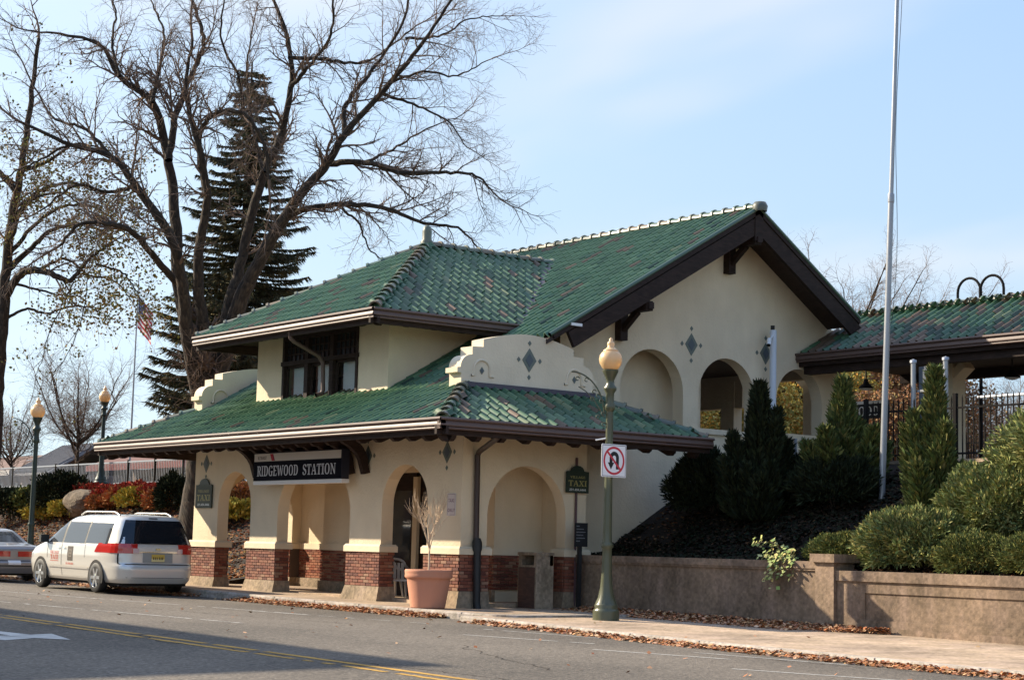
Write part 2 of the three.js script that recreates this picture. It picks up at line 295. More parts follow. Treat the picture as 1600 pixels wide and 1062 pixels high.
// ---------- the station building ----------
const station = thing('station_building', 'cream stucco railway station with green tiled roofs, arches and curved parapet', 'building');
const BR = [[0.23, 0.085, 0.055], [0.185, 0.066, 0.045], [0.28, 0.125, 0.08], [0.14, 0.055, 0.042], [0.31, 0.18, 0.12], [0.21, 0.095, 0.065], [0.25, 0.095, 0.062]];
const brickM = BR.map((c) => mat(c[0], c[1], c[2], 0.9, { bumpMap: T.concB, bumpScale: 0.006, map: T.stucco }));
const brickGeo = {};
function brickBox(l) { const k = Math.round(l * 100) / 100; return brickGeo[k] ||= (() => { const b = new MB(); const c = 0.004, x = k / 2, y = 0.0285, z = 0.05; // chamfered front
  b.flat([V(-x + c, -y + c, z), V(x - c, -y + c, z), V(x - c, y - c, z), V(-x + c, y - c, z)]);
  b.quad(V(-x, -y, z - c), V(x, -y, z - c), V(x - c, -y + c, z), V(-x + c, -y + c, z)); b.quad(V(-x + c, y - c, z), V(x - c, y - c, z), V(x, y, z - c), V(-x, y, z - c));
  b.quad(V(-x, -y, z - c), V(-x + c, -y + c, z), V(-x + c, y - c, z), V(-x, y, z - c)); b.quad(V(x, -y, z - c), V(x, y, z - c), V(x - c, y - c, z), V(x - c, -y + c, z));
  b.quad(V(-x, -y, -z), V(x, -y, -z), V(x, -y, z - c), V(-x, -y, z - c)); b.quad(V(-x, y, z - c), V(x, y, z - c), V(x, y, -z), V(-x, y, -z));
  b.quad(V(-x, -y, -z), V(-x, -y, z - c), V(-x, y, z - c), V(-x, y, -z)); b.quad(V(x, -y, z - c), V(x, -y, -z), V(x, y, -z), V(x, y, z - c)); return b.geometry(); })(); }
let brickCount = 0; const brickRest = new MB(); brickRest.col = [1, 1, 1];
// a brick face: origin corner at its lower start, running along unit dir, facing normal nrm
function brickFace(parent, org, dir, nrm, len, single, y0 = 0.34, y1 = 1.08) {
  const rows = 11, h = (y1 - y0) / rows, m0 = new THREE.Matrix4();
  for (let r = 0; r < rows; r++) {
    let u = r % 2 ? -0.1 : 0;
    while (u < len - 0.02) {
      const a = Math.max(u, 0), e = Math.min(u + 0.2, len); u += 0.211; if (e - a < 0.045) continue;
      const c = org.clone().addScaledVector(dir, (a + e) / 2).addScaledVector(nrm, -0.042 + rr(-0.003, 0.004)); c.y = y0 + h * (r + 0.5);
      const g = brickBox(e - a), k = Math.floor(rnd() * BR.length);
      m0.makeBasis(dir, V(0, 1, 0), nrm).setPosition(c);
      if (single && brickCount < 300) { brickCount++; const o = addMesh('brick', g, brickM[k], parent); o.applyMatrix4(m0); }
      else { brickRest.col = BR[k]; brickRest.geo(g, m0); }
    }
  }
}
const PX = V(1, 0, 0), PZ = V(0, 0, 1), NX = V(-1, 0, 0), NZ = V(0, 0, -1);
function archPts(a, b, ys, rise, y0, n = 22) { // outline of an opening from (a,y0) up and over to (b,y0)
  const c = (a + b) / 2, r = (b - a) / 2, o = [[a, y0]]; for (let i = 0; i <= n; i++) { const t = Math.PI * (1 - i / n); o.push([c + r * Math.cos(t), ys + rise * Math.sin(t)]); } o.push([b, y0]); return o;
}
const WT = 0.30, CAPY = 1.235;
{ // walls with arches
  let pts = [[-11.66, CAPY]]; for (const [a, b, ys, rise] of [[-10.38, -8.71, 2.1, 0.84], [-7.41, -4.21, 1.94, 1.16], [-2.94, -1.2, 2.09, 0.86]]) pts.push(...archPts(a, b, ys, rise, CAPY));
  pts.push([0, CAPY], [0, 4.1], [-11.66, 4.1]);
  new MB().shape(pts, WT, Mtr(0, 0, -WT)).build('front_wall', M.stucco, station);
  const side = (x0) => new THREE.Matrix4().makeBasis(NZ, V(0, 1, 0), PX).setPosition(x0, 0, 0);
  pts = [[WT, CAPY], ...archPts(0.66, 2.74, 1.9, 1.05, CAPY), [3.3, CAPY], [3.3, 4.2], [WT, 4.2]];
  new MB().shape(pts, WT, side(-WT)).build('end_wall', M.stucco, station);
  new MB().shape(pts, WT, side(-11.66)).build('end_wall', M.stucco, station);
  // back of the porch, with its dark doorway behind the third arch
  new MB().box(-11.36, -0.3, -3.3, -6.35, 3.6, -3.0).box(-6.35, -0.3, -3.3, -0.3, 3.6, -3.0).build('back_wall', M.stucco, station);
  new MB().box(-8.1, 0, -2.998, -5.6, 3.5, -1.7).box(-3.3, 0, -2.998, -1.13, 3.5, -1.7).box(-5.6, 2.9, -2.998, -3.3, 3.5, -1.7).build('vestibule', M.stucco, station);
  const d = new MB().box(-5.598, 0.03, -1.86, -4.28, 2.898, -1.8).box(-4.1, 0.03, -1.86, -3.302, 2.898, -1.8).build('door', M.brown, station);
  new MB().box(-4.28, 0.05, -1.85, -4.1, 2.8, -1.72).build('door_post', M.cream, d);
  new MB().box(-5.4, 0.9, -1.798, -4.45, 2.5, -1.792).box(-3.95, 0.9, -1.798, -3.45, 2.5, -1.792).build('door_glass', M.glass, d);
  new MB().box(-11.36, 1.08, -2.998, -8.1, 1.23, -2.93).build('dado_cap', M.trim, station); for (const q of [[-8.14, -1.72, -5.6, -1.63], [-3.3, -1.72, -1.06, -1.63], [-1.14, -2.99, -1.06, -1.72]]) new MB().box(q[0], 1.08, q[1], q[2], 1.23, q[3]).build('dado_cap', M.trim, station);
  new MB().box(-11.3, 3.42, -2.99, -0.31, 3.5, -0.31).build('porch_ceiling', M.stucco, station);
  new MB().box(-11.3, 0, -2.99, -0.31, platY(-6) + 0.03, -0.3).build('porch_floor', M.walk, station);
  brickFace(null, V(-11.3, 0, -2.955), PX, PZ, 3.15, false); brickFace(null, V(-8.1, 0, -1.655), PX, PZ, 2.5, false); brickFace(null, V(-3.3, 0, -1.655), PX, PZ, 2.17, false); brickFace(null, V(-1.085, 0, -1.66), NZ, PX, 1.32, false);
  for (const q of [[-11.3, -2.94, -8.12, -2.86], [-8.12, -1.7, -5.62, -1.6], [-3.28, -1.7, -1.05, -1.6]]) new MB().box(q[0], 0.1, q[1], q[2], 0.34, q[3]).build('skirting', M.plinth, station);
}
{ // piers: mortar core with bricks, stone cap and flared plinth
  const cap = (b, x0, x1, z0, z1) => { b.box(x0, 1.08, z0, x1, 1.2, z1); const s = 0.035; const P = (x, y, z) => V(x, y, z); b.quad(P(x0, 1.2, z1), P(x1, 1.2, z1), P(x1 - s, 1.245, z1 - s), P(x0 + s, 1.245, z1 - s)); b.quad(P(x1, 1.2, z1), P(x1, 1.2, z0), P(x1 - s, 1.245, z0 + s), P(x1 - s, 1.245, z1 - s)); b.quad(P(x0, 1.2, z0), P(x0, 1.2, z1), P(x0 + s, 1.245, z1 - s), P(x0 + s, 1.245, z0 + s)); b.quad(P(x1, 1.2, z0), P(x0, 1.2, z0), P(x0 + s, 1.245, z0 + s), P(x1 - s, 1.245, z0 + s)); return b; };
  const flare = (b, x0, x1, z0, z1, f) => { const y0 = -0.3, y1 = 0.34, B = (x, z) => V(x, y0, z), U = (x, z) => V(x, y1, z), e = f; const a = [[x0, z1], [x1, z1], [x1, z0], [x0, z0]], w = [[x0 - e, z1 + e], [x1 + e * 0.4, z1 + e], [x1 + e * 0.4, z0 - e * 0.3], [x0 - e, z0 - e * 0.3]];
    for (let i = 0; i < 4; i++) { const j = (i + 1) % 4; b.quad(B(...w[i]), B(...w[j]), U(...a[j]), U(...a[i])); } b.quad(U(...a[0]), U(...a[1]), U(...a[2]), U(...a[3])); return b; };
  for (const [x0, x1] of [[-11.66, -10.38], [-8.71, -7.41], [-4.21, -2.94], [-1.2, 0]]) {
    const p = new MB().box(x0 - 0.03, 0.34, -WT - 0.03, x1 + 0.03, 1.08, 0.03).build('brick_pier', M.mortar, station);
    brickFace(p, V(x0 - 0.04, 0, 0.045), PX, PZ, x1 - x0 + 0.08, true);
    brickFace(null, V(x1 + 0.045, 0, 0.03), NZ, PX, WT + 0.06, false);
    brickFace(null, V(x0 - 0.045, 0, -WT - 0.03), PZ, NX, WT + 0.06, false);
    cap(new MB(), x0 - 0.09, x1 + 0.09, -WT - 0.09, 0.09).build('pier_cap', M.trim, station);
    flare(new MB(), x0 - 0.05, x1 + 0.05, -WT - 0.05, 0.05, 0.16).build('plinth', M.plinth, station);
  }
  for (const [z0, z1] of [[-0.66, -WT - 0.04], [-3.3, -2.74]]) for (const X of [0, -11.36]) {
    const s = X === 0, p = new MB().box(X - WT - 0.03, 0.34, z0 - 0.03, X + 0.03, 1.08, z1 + 0.028).build('brick_pier', M.mortar, station);
    if (s) brickFace(p, V(0.045, 0, z1 + 0.03), NZ, PX, z1 - z0 + 0.06, true); brickFace(null, V(X - WT, 0, z1 + 0.045), PX, PZ, WT, false);
    cap(new MB(), X - WT - 0.088, X + 0.088, z0 - 0.088, z1 + (z1 > -1 ? -0.06 : 0.088)).build('pier_cap', M.trim, station);
    flare(new MB(), X - WT - 0.05, X + 0.048, z0 - 0.05, z1 + (z1 > -1 ? -0.05 : 0.05), 0.12).build('plinth', M.plinth, station);
  }
  const o = brickRest.build('brick', M.leafV, station, 'bricks of the porch walls and pier sides'); stuff(o);
}
// ---- roof tiles ----
const TW = 0.24, TE = 0.36;
const tileGeo = (() => {
  const b = new MB(), n = 10, y = (i) => 0.105 * Math.pow(0.5 - 0.5 * Math.cos((i / n) * 2 * Math.PI), 1.7), x = (i) => (i / n - 0.5) * TW * 1.02, s = (i) => (y(i + 0.5) - y(i - 0.5)) / (TW / n);
  for (let i = 0; i < n; i++) {
    const q = [[i, -0.395, 0], [i, 0.03, 0.022], [i + 1, 0.03, 0.022], [i + 1, -0.395, 0]].map(([k, z, e]) => ({ p: V(x(k), y(k) + e, z), n: V(-s(k), 1, -0.08).normalize() }));
    for (const k of [0, 1, 2, 0, 2, 3]) b.vtx(q[k].p, q[k].n, q[k].p.x, q[k].p.z);
    b.quad(V(x(i), y(i) + 0.022, 0.03), V(x(i), y(i) + 0.002, 0.03), V(x(i + 1), y(i + 1) + 0.002, 0.03), V(x(i + 1), y(i + 1) + 0.022, 0.03));
  }
  return b.geometry();
})();
const TC = [[0.068, 0.132, 0.07], [0.046, 0.098, 0.054], [0.1, 0.17, 0.092], [0.15, 0.185, 0.1], [0.03, 0.058, 0.038], [0.115, 0.08, 0.052], [0.16, 0.105, 0.068], [0.056, 0.122, 0.076]];
const TWT = [0.34, 0.29, 0.12, 0.04, 0.06, 0.04, 0.015, 0.095];
const pickTile = (w) => { let t = rnd(); for (let i = 0; i < w.length; i++) { t -= w[i]; if (t < 0) return i; } return 0; };
const tileM = TC.map((c) => mat(c[0], c[1], c[2], 0.5, { specularIntensity: 0.65, roughnessMap: T.rough }));
const tileField = mat(1, 1, 1, 0.5, { specularIntensity: 0.65, roughnessMap: T.rough });
class Tiles { constructor(limit, weights = TWT) { this.left = limit; this.rest = []; this.weights = weights; }
  lay(parent, poly, down, single, skip) { // poly: 3-D corners of one flat slope; down: unit vector down the slope
    const n = V().crossVectors(poly[1].clone().sub(poly[0]), poly[2].clone().sub(poly[0])).normalize(); if (n.y < 0) n.negate();
    const Z = down.clone().addScaledVector(n, -down.dot(n)).normalize(), X = V().crossVectors(n, Z), O = poly[0];
    const uv = poly.map((q) => { const r = q.clone().sub(O); return [r.dot(X), -r.dot(Z)]; });
    const u0 = Math.min(...uv.map((q) => q[0])), u1 = Math.max(...uv.map((q) => q[0])), v0 = Math.min(...uv.map((q) => q[1])), v1 = Math.max(...uv.map((q) => q[1]));
    const inside = (u, v) => { let c = false; for (let i = 0, j = uv.length - 1; i < uv.length; j = i++) if ((uv[i][1] > v) !== (uv[j][1] > v) && u < ((uv[j][0] - uv[i][0]) * (v - uv[i][1])) / (uv[j][1] - uv[i][1]) + uv[i][0]) c = !c; return c; };
    for (let v = v0; v < v1; v += TE) for (let u = u0 + TW / 2; u < u1; u += TW) {
      if (!inside(u, v + 0.12)) continue; const p = O.clone().addScaledVector(X, u).addScaledVector(Z, -v); if (skip && skip(p)) continue;
      p.addScaledVector(n, 0.006 + rr(0, 0.006));
      const m = new THREE.Matrix4().makeBasis(X, n, Z).multiply(Mrot(V(1, 0, 0), rr(-0.012, 0.02))).multiply(Mrot(V(0, 1, 0), rr(-0.012, 0.012))).setPosition(p), k = pickTile(this.weights);
      if (single && this.left > 0) { this.left--; addMesh('roof_tile', tileGeo, tileM[k], parent).applyMatrix4(m); }
      else this.rest.push([m, k, parent]);
    }
  }
  finish(parent, label) {
    const im = new THREE.InstancedMesh(tileGeo, tileField, this.rest.length); im.name = 'roof_tile'; im.userData = { kind: 'stuff', label }; im.castShadow = im.receiveShadow = true; const c = new THREE.Color();
    this.rest.forEach(([m, k], i) => { im.setMatrixAt(i, m); const f = rr(0.85, 1.15), b = TC[k][0] > TC[k][1] || rnd() < 0.3 ? TC[k] : TC[0]; c.setRGB(b[0] * f, b[1] * f, b[2] * f); im.setColorAt(i, c); }); parent.add(im);
  }
}
const capGeo = (() => { const b = new MB(), n = 7; for (let i = 0; i < n; i++) { const A = (k) => Math.PI * (k / n) - 0.0, P = (k, z) => { const r = z < 0.2 ? 0.118 : 0.098; return { p: V(r * Math.cos(A(k)), r * Math.sin(A(k)) - 0.02 + (z < 0.2 ? 0.02 : 0), z), n: V(Math.cos(A(k)), Math.sin(A(k)), 0) }; };
  const q = [P(i, -0.02), P(i, 0.4), P(i + 1, 0.4), P(i + 1, -0.02)]; for (const k of [0, 2, 1, 0, 3, 2]) b.vtx(q[k].p, q[k].n, q[k].p.x, q[k].p.z);
  for (const [z0, z1, r0] of [[-0.035, 0.025, 0.14]]) { const C0 = (k, z) => V(r0 * Math.cos(A(k)), r0 * Math.sin(A(k)), z); b.quad(C0(i, z0), C0(i + 1, z0), C0(i + 1, z1), C0(i, z1)); b.quad(C0(i, z0), C0(i, z0).multiplyScalar(0.8).setZ(z0), C0(i + 1, z0).multiplyScalar(0.8).setZ(z0), C0(i + 1, z0)); b.quad(C0(i, z1), C0(i + 1, z1), C0(i + 1, z1).multiplyScalar(0.8).setZ(z1), C0(i, z1).multiplyScalar(0.8).setZ(z1)); }
  const a = q[0].p, e = q[3].p; b.quad(a, e, e.clone().multiplyScalar(0.86).setZ(e.z), a.clone().multiplyScalar(0.86).setZ(a.z)); } return b.geometry(); })();
const capM = [mat(0.055, 0.10, 0.065, 0.4, { clearcoat: 0.3 }), mat(0.12, 0.13, 0.085, 0.45, { clearcoat: 0.3 }), mat(0.16, 0.13, 0.09, 0.5), mat(0.08, 0.085, 0.06, 0.45, { clearcoat: 0.3 })];
function capRun(parent, A, B, step = 0.36) { // barrel tiles from low A to high B
  const d = B.clone().sub(A), L = d.length(); d.normalize(); const X = V().crossVectors(V(0, 1, 0), d).normalize(), Y = V().crossVectors(d, X), n = Math.floor(L / step);
  for (let i = 0; i < n; i++) addMesh('ridge_tile', capGeo, pick(capM), parent).applyMatrix4(new THREE.Matrix4().makeBasis(X, Y, d).setPosition(A.clone().addScaledVector(d, i * (L / n))));
}
const slab = (b, poly, t) => { const lo = poly.map((q) => q.clone().setY(q.y - t)); b.flat(poly); b.flat(lo.slice().reverse()); poly.forEach((q, i) => { const j = (i + 1) % poly.length; b.quad(q, lo[i], lo[j], poly[j]); }); return b; };
const EV = 3.6, OV = 1.85, RY = (z) => 4.46 - 0.577 * z; // eave height, overhang, main slope
const stTiles = new Tiles(300);
{
  // lower skirt roof
  const F = [V(-13.55, EV, OV), V(OV, EV, OV), V(0, 4.46, 0), V(-11.7, 4.46, 0)];
  const Rr = [V(OV, EV, OV), V(OV, EV, -5.1), V(0, 4.46, -3.35), V(0, 4.46, 0)];
  const Bk = [V(OV, EV, -5.1), V(-1, EV, -5.1), V(-1, 4.46, -3.35), V(0, 4.46, -3.35)];
  const Lf = [V(-13.55, EV, OV), V(-11.7, 4.46, 0), V(-11.7, 4.46, -3.35), V(-13.55, EV, -5.1)];
  const b = new MB(); for (const q of [F, Rr, Bk, Lf]) slab(b, q, 0.1);
  const roof = b.build('lower_roof', M.soffit, station);
  stTiles.lay(roof, Rr, V(1, -0.46, 0).normalize(), true);
  stTiles.lay(roof, F, V(0, -0.46, 1).normalize(), false);
  stTiles.lay(roof, Bk, V(0, -0.5, -1).normalize(), false); stTiles.lay(roof, Lf, V(-1, -0.46, 0).normalize(), false);
  capRun(roof, V(OV - 0.05, EV + 0.06, OV - 0.05), V(0.05, 4.54, 0.05)); capRun(roof, V(OV - 0.03, EV + 0.06, -5.07), V(0.0, 4.54, -3.38)); capRun(roof, V(-13.5, EV + 0.06, OV - 0.05), V(-11.7, 4.54, 0.05));
  // dormer roof
  const A = V(-5.93, 8.47, -3.02), dl = -9.95, dr = -1.92, dz = 1.02, de = 6.16;
  const DF = [V(dl, de, dz), V(dr, de, dz), A], DR = [V(dr, de, dz), V(dr, de, -2.98), V(A.x, A.y, -6.95), A], DL = [V(dl, de, dz), A, V(A.x, A.y, -6.95), V(dl, de, -2.98)];
  const db = new MB(); slab(db, DF, 0.09); slab(db, DR, 0.09); slab(db, DL, 0.09); const droof = db.build('dormer_roof', M.soffit, station);
  stTiles.lay(droof, DR, V(1, -0.573, 0).normalize(), true); stTiles.lay(droof, DF, V(0, -0.573, 1).normalize(), false);
  capRun(droof, V(dr - 0.03, de + 0.07, dz - 0.03), A.clone().setY(A.y + 0.07)); capRun(droof, V(dl + 0.03, de + 0.07, dz - 0.03), A.clone().setY(A.y + 0.07)); capRun(droof, V(A.x, A.y + 0.07, -6.95), V(A.x, A.y + 0.08, A.z));
  new MB().lathe([[0.15, -0.05], [0.16, 0.06], [0.115, 0.1], [0.12, 0.3], [0.1, 0.4], [0.05, 0.46], [0, 0.47]], V(A.x, A.y + 0.1, A.z), 14).build('finial', capM[1], droof);
  new MB().beam(V(dr + 0.02, de + 0.09, -2.98), V(A.x, A.y + 0.1, -6.95), 0.22, 0.05).build('valley_flashing', M.flash, droof);
  // main roof: front slope and back slope, overhanging the gable end
  const RZ = -8.4, ry = RY(RZ);
  const MF = [V(-11.7, RY(0), 0), V(-0.43, RY(0), 0), V(-0.43, RY(-2.1), -2.1), V(0.05, RY(-2.1), -2.1), V(0.05, ry, RZ), V(-11.7, ry, RZ)];
  const MBk = [V(0.05, ry, RZ), V(0.05, 7.02, -11.95), V(-11.7, 7.02, -11.95), V(-11.7, ry, RZ)];
  const mb = new MB(); slab(mb, [MF[0], MF[1], V(-0.43, ry, RZ), MF[5]], 0.12); slab(mb, [MF[2], MF[3], MF[4], V(-0.43, ry, RZ)], 0.1); slab(mb, MBk, 0.12);
  const mroof = mb.build('main_roof', M.soffit, station);
  stTiles.lay(mroof, MF, V(0, -0.577, 1).normalize(), false, (p) => p.z < -0.12 && p.x > -9.9 && p.x < -1.95 && 6.16 + 0.573 * Math.min(-1.92 - p.x, p.x + 9.95) > p.y + (p.x > -8.84 && p.x < -3.03 ? 0.05 : 9) || (p.x > -8.8 && p.x < -3.1 && p.z < -0.15 && p.y < 6.1));
  stTiles.lay(mroof, MBk, V(0, -0.645, -1).normalize(), false);
  capRun(mroof, V(-11.7, ry + 0.09, RZ), V(0.1, ry + 0.09, RZ), 0.37);
  new MB().lathe([[0.17, -0.12], [0.19, 0], [0.14, 0.1], [0.0, 0.13]], V(0.1, ry + 0.1, RZ), 12).build('ridge_end', capM[3], mroof);
  stTiles.finish(station, 'green glazed tiles of the front slopes');
  // barge boards, verge, brackets of the gable
  const bb = new MB(); const rk = (z, o) => V(0.02, RY(z) - 0.13 - o, z), rb = (t, o) => V(0.02, lerp(ry, 7.02, t) - 0.13 - o, lerp(RZ, -11.95, t));
  bb.beam(rk(-2.75, 0.2), rk(RZ, 0.2), 0.09, 0.36).beam(rb(0, 0.2), rb(1, 0.2), 0.09, 0.36);
  bb.beam(rk(-2.25, -0.1), rk(RZ, -0.1), 0.13, 0.09).beam(rb(0, -0.1), rb(1, -0.1), 0.13, 0.09);
  bb.build('barge_board', M.brown, station); new MB().box(-0.04, ry - 0.72, RZ - 0.13, 0.085, ry + 0.02, RZ + 0.13).build('apex_block', M.brown, station);
  const vg = new MB(); vg.tube([V(0.06, RY(-2.15) + 0.07, -2.15), V(0.06, ry + 0.07, RZ)], 0.05, 8).tube([V(0.06, ry + 0.07, RZ), V(0.06, 7.09, -11.95)], 0.05, 8); vg.build('verge_tile', capM[0], station);
  for (const [z, y] of [[-8.4, 8.52], [-5.0, 6.6]]) { const k = new MB(); k.box(-1.0, y - 0.02, z - 0.1, 0.05, y + 0.2, z + 0.1).box(-1.0, y - 0.62, z - 0.11, -0.8, y - 0.02, z + 0.11).beam(V(-0.9, y - 0.42, z), V(-0.35, y, z), 0.12, 0.14).box(0.05, y + 0.02, z - 0.07, 0.12, y + 0.16, z + 0.07); k.build('gable_bracket', M.brown, station); }
}
const sideM = (x0) => new THREE.Matrix4().makeBasis(NZ, V(0, 1, 0), PX).setPosition(x0, 0, 0);
{ // gable wall with three arches, the recess behind the first, and the open hall behind the others
  const hole = (a, b, ys, r, y0) => { const s = new THREE.Path(); archPts(a, b, ys, r, y0).forEach((q, i) => (i ? s.lineTo(q[0], q[1]) : s.moveTo(q[0], q[1]))); s.closePath(); return s; };
  const top = (d) => (d < 8.4 ? 4.3 + 0.577 * d : 9.15 - 0.645 * (d - 8.4)) - 0.0;
  const w = new THREE.Shape([[3.3, -0.4], [12.45, -0.4], [12.45, top(12.2)], [8.4, top(8.4)], [3.3, top(3.3)]].map((q) => new THREE.Vector2(...q)));
  new MB().shape(w, 0.35, sideM(-1.35), [hole(5.07, 7.03, 4.91, 0.97, 4.15), hole(7.52, 9.38, 4.94, 0.93, 4.15), hole(10.13, 11.75, 5.0, 0.81, 4.2)]).build('gable_wall', M.stucco, station);
  new MB().box(-1.02, 4.02, -12.46, -0.94, 4.14, -7.3).build('string_course', M.trim, station);
  new MB().box(-2.1, 3.2, -8.35, -1.8, 6.0, -4.0).build('recess_wall', M.stucco, station);
  new MB().box(-11.6, 3.2, -12.44, -10.5, 6.6, -12.15).box(-8.3, 3.2, -12.44, -7.4, 6.6, -12.15).box(-11.6, 5.1, -12.43, -4.2, 6.8, -12.16).box(-4.2, 5.72, -12.43, -1.35, 6.8, -12.16).box(-5.0, 3.2, -12.44, -4.5, 5.8, -12.14).build('rear_wall', M.stucco, station);
  new MB().box(-11.6, 5.95, -12.1, -1.36, 6.05, -3.4).build('hall_ceiling', M.soffit, station);
  new MB().box(-11.6, 3.1, -12.4, -1.36, 3.35, -3.4).build('hall_floor', M.walk, station);
  new MB().box(-11.66, -0.4, -12.4, -11.4, 7.0, -3.3).build('end_wall', M.stucco, station);
  new MB().box(-11.4, -0.4, -3.42, -1.35, 4.4, -3.31).build('inner_wall', M.stucco, station);
  // little plaster coat where the porch meets the gable wall
}
{ // curved parapets at both ends
  const out = []; const H = [[-0.1, 4.2], [-0.1, 4.78], [-0.2, 4.79], [-0.2, 4.89], [-0.12, 4.9]]; for (let i = 0; i <= 8; i++) { const t = (i / 8) * Math.PI / 2; H.push([0.17 - 0.29 * Math.cos(t), 4.9 + 0.28 * Math.sin(t)]); }
  H.push([0.17, 5.35], [0.45, 5.36], [0.45, 5.52]); for (let i = 1; i <= 8; i++) { const t = i / 8; H.push([lerp(0.45, 1.66, t), 5.52 + 0.2 * Math.sin(t * Math.PI / 2)]); }
  out.push(...H); for (let i = H.length - 2; i >= 0; i--) out.push([3.32 - H[i][0], H[i][1]]);
  for (const x of [-0.42, -11.7]) {
    const p = new MB().shape(out, 0.42, sideM(x)).build('parapet', M.trim, station);
    const fx = x === -0.42 ? 0 : -11.28; // inner arch mouldings
    for (const c of [0.42, 2.9]) { const k = new MB(), pts = [V(fx, 4.75, -c + 0.27), V(fx, 4.75, -c + 0.2)]; for (let i = 0; i <= 10; i++) { const t = Math.PI * (i / 10); pts.push(V(fx, 4.88 + 0.2 * Math.sin(t), -c + 0.2 * Math.cos(t))); } pts.push(V(fx, 4.75, -c - 0.2), V(fx, 4.75, -c - 0.3)); k.tube(pts, 0.03, 6); k.build('arch_moulding', M.trim, p); }
  }
  new MB().beam(V(0.06, 4.55, 0.1), V(0.06, 4.55, -3.4), 0.14, 0.1).build('parapet_flashing', M.flash, station);
}
// diamond tile ornaments
const ornA = mat(0.13, 0.15, 0.125, 0.6), ornB = mat(0.075, 0.09, 0.105, 0.5), ornC = mat(0.3, 0.32, 0.28, 0.5);
function ornament(pos, nrm, s, dots = true) {
  const X = V().crossVectors(V(0, 1, 0), nrm), base = new THREE.Matrix4().makeBasis(X, V(0, 1, 0), nrm).setPosition(pos);
  const dia = (b, x, y, w, h, t) => { const P = (a, c, z) => V(a, c, z).applyMatrix4(base), q = [[x, y - h], [x + w, y], [x, y + h], [x - w, y]]; b.flat(q.map((r) => P(r[0], r[1], t))); for (let i = 0; i < 4; i++) { const j = (i + 1) % 4; b.quad(P(...q[i], -0.01), P(...q[j], -0.01), P(...q[j], t), P(...q[i], t)); } return b; };
  const o = dia(new MB(), 0, 0, 0.2 * s, 0.27 * s, 0.008).build('diamond_ornament', ornA, station); dia(new MB(), 0, 0, 0.11 * s, 0.15 * s, 0.014).build('inlay', ornB, o);
  if (dots) for (const [a, c] of [[0.3, 0], [-0.3, 0], [0, 0.38], [0, -0.38]]) dia(new MB(), a * s, c * s, 0.05 * s, 0.06 * s, 0.008).build('small_diamond', ornA, o);
}
for (const x of [-11.08, -8.08, -3.56, -0.55]) ornament(V(x, 3.17, 0.002), PZ, 0.85);
ornament(V(0.002, 5.18, -1.66), PX, 0.95); ornament(V(-0.998, 6.1, -7.27), PX, 1.0); ornament(V(-0.998, 6.1, -9.75), PX, 1.0);
ornament(V(0.002, 4.86, -0.42), PX, 0.3, false); ornament(V(0.002, 4.86, -2.9), PX, 0.3, false);
{ // dormer walls and window
  const x0 = -8.84, x1 = -3.03, z = -0.1, a = -7.6, c = -4.25, y0 = 4.4, yt = 6.12;
  const dw = new MB(); dw.box(x0, y0, z - 0.25, a, yt, z).box(c, y0, z - 0.25, x1, yt, z).box(a, y0, z - 0.25, c, 4.56, z);
  for (const q of [x1 - 0.2, x0]) dw.shape([[0.35, 4.4], [3.4, 6.2], [3.4, 6.4], [0.35, 6.2]], 0.2, sideM(q));
  dw.build('dormer_wall', M.stucco, station);
  new MB().box(x1 - 0.25, 4.0, -2.9, x1 - 0.24, 6.1, -0.4).build('dormer_lining', M.stucco, station);
  new MB().box(x0 + 0.25, 4.4, -1.4, x1 - 0.25, 6.1, -1.35).build('room_wall', M.stucco, station);
  const w = thing; const win = new MB(); const f = 0.09, yT = 5.42;
  win.box(a, 4.56, z - 0.12, a + f, yt, z + 0.03).box(c - f, 4.56, z - 0.12, c, yt, z + 0.03).box(a + f, yt - 0.1, z - 0.12, c - f, yt, z + 0.03).box(a + f, 4.56, z - 0.12, c - f, 4.62, z + 0.05).box(a - 0.03, yT, z - 0.1, c + 0.03, yT + 0.1, z + 0.05);
  const bw = (c - a) / 3; for (const k of [1, 2]) win.box(a + bw * k - 0.08, 4.62, z - 0.12, a + bw * k + 0.08, yT, z + 0.035).box(a + bw * k - 0.08, yT + 0.1, z - 0.12, a + bw * k + 0.08, yt - 0.1, z + 0.035);
  const wo = win.build('window', M.brown, station);
  for (let k = 0; k < 3; k++) {
    const l = a + bw * k + (k ? 0.08 : f), r = a + bw * (k + 1) - (k < 2 ? 0.08 : f);
    new MB().box(l, 4.62, z - 0.09, r, yT, z - 0.085).build('pane', M.pane, wo); new MB().box(l, yT + 0.1, z - 0.075, r, yt - 0.1, z - 0.07).build('transom_pane', M.glass, wo);
    const s = new MB().box(l, 4.62, z - 0.1, l + 0.06, yT, z - 0.05).box(r - 0.06, 4.62, z - 0.1, r, yT, z - 0.05).box(l, 4.62, z - 0.1, r, 4.69, z - 0.05).box(l, yT - 0.06, z - 0.1, r, yT, z - 0.05); s.build('sash', M.brown, wo);
    const m = new MB(); for (let i = 1; i < 5; i++) { const x = lerp(l, r, i / 5); m.box(x - 0.016, yT + 0.1, z - 0.07, x + 0.016, yt - 0.1, z - 0.04); } for (let i = 1; i < 3; i++) { const y = lerp(yT + 0.1, yt - 0.1, i / 3); m.box(l, y - 0.014, z - 0.068, r, y + 0.014, z - 0.042); } m.build('muntin', M.brown, wo);
    new MB().box(l + 0.12, 4.66, z - 0.2, r - 0.02, yT - 0.02, z - 0.19).build('window_blind', M.blind, wo);
  }
  new MB().box(x0 - 0.02, 4.46, z - 0.05, x1 + 0.02, 4.55, z + 0.1).build('sill', M.clay, station);
}
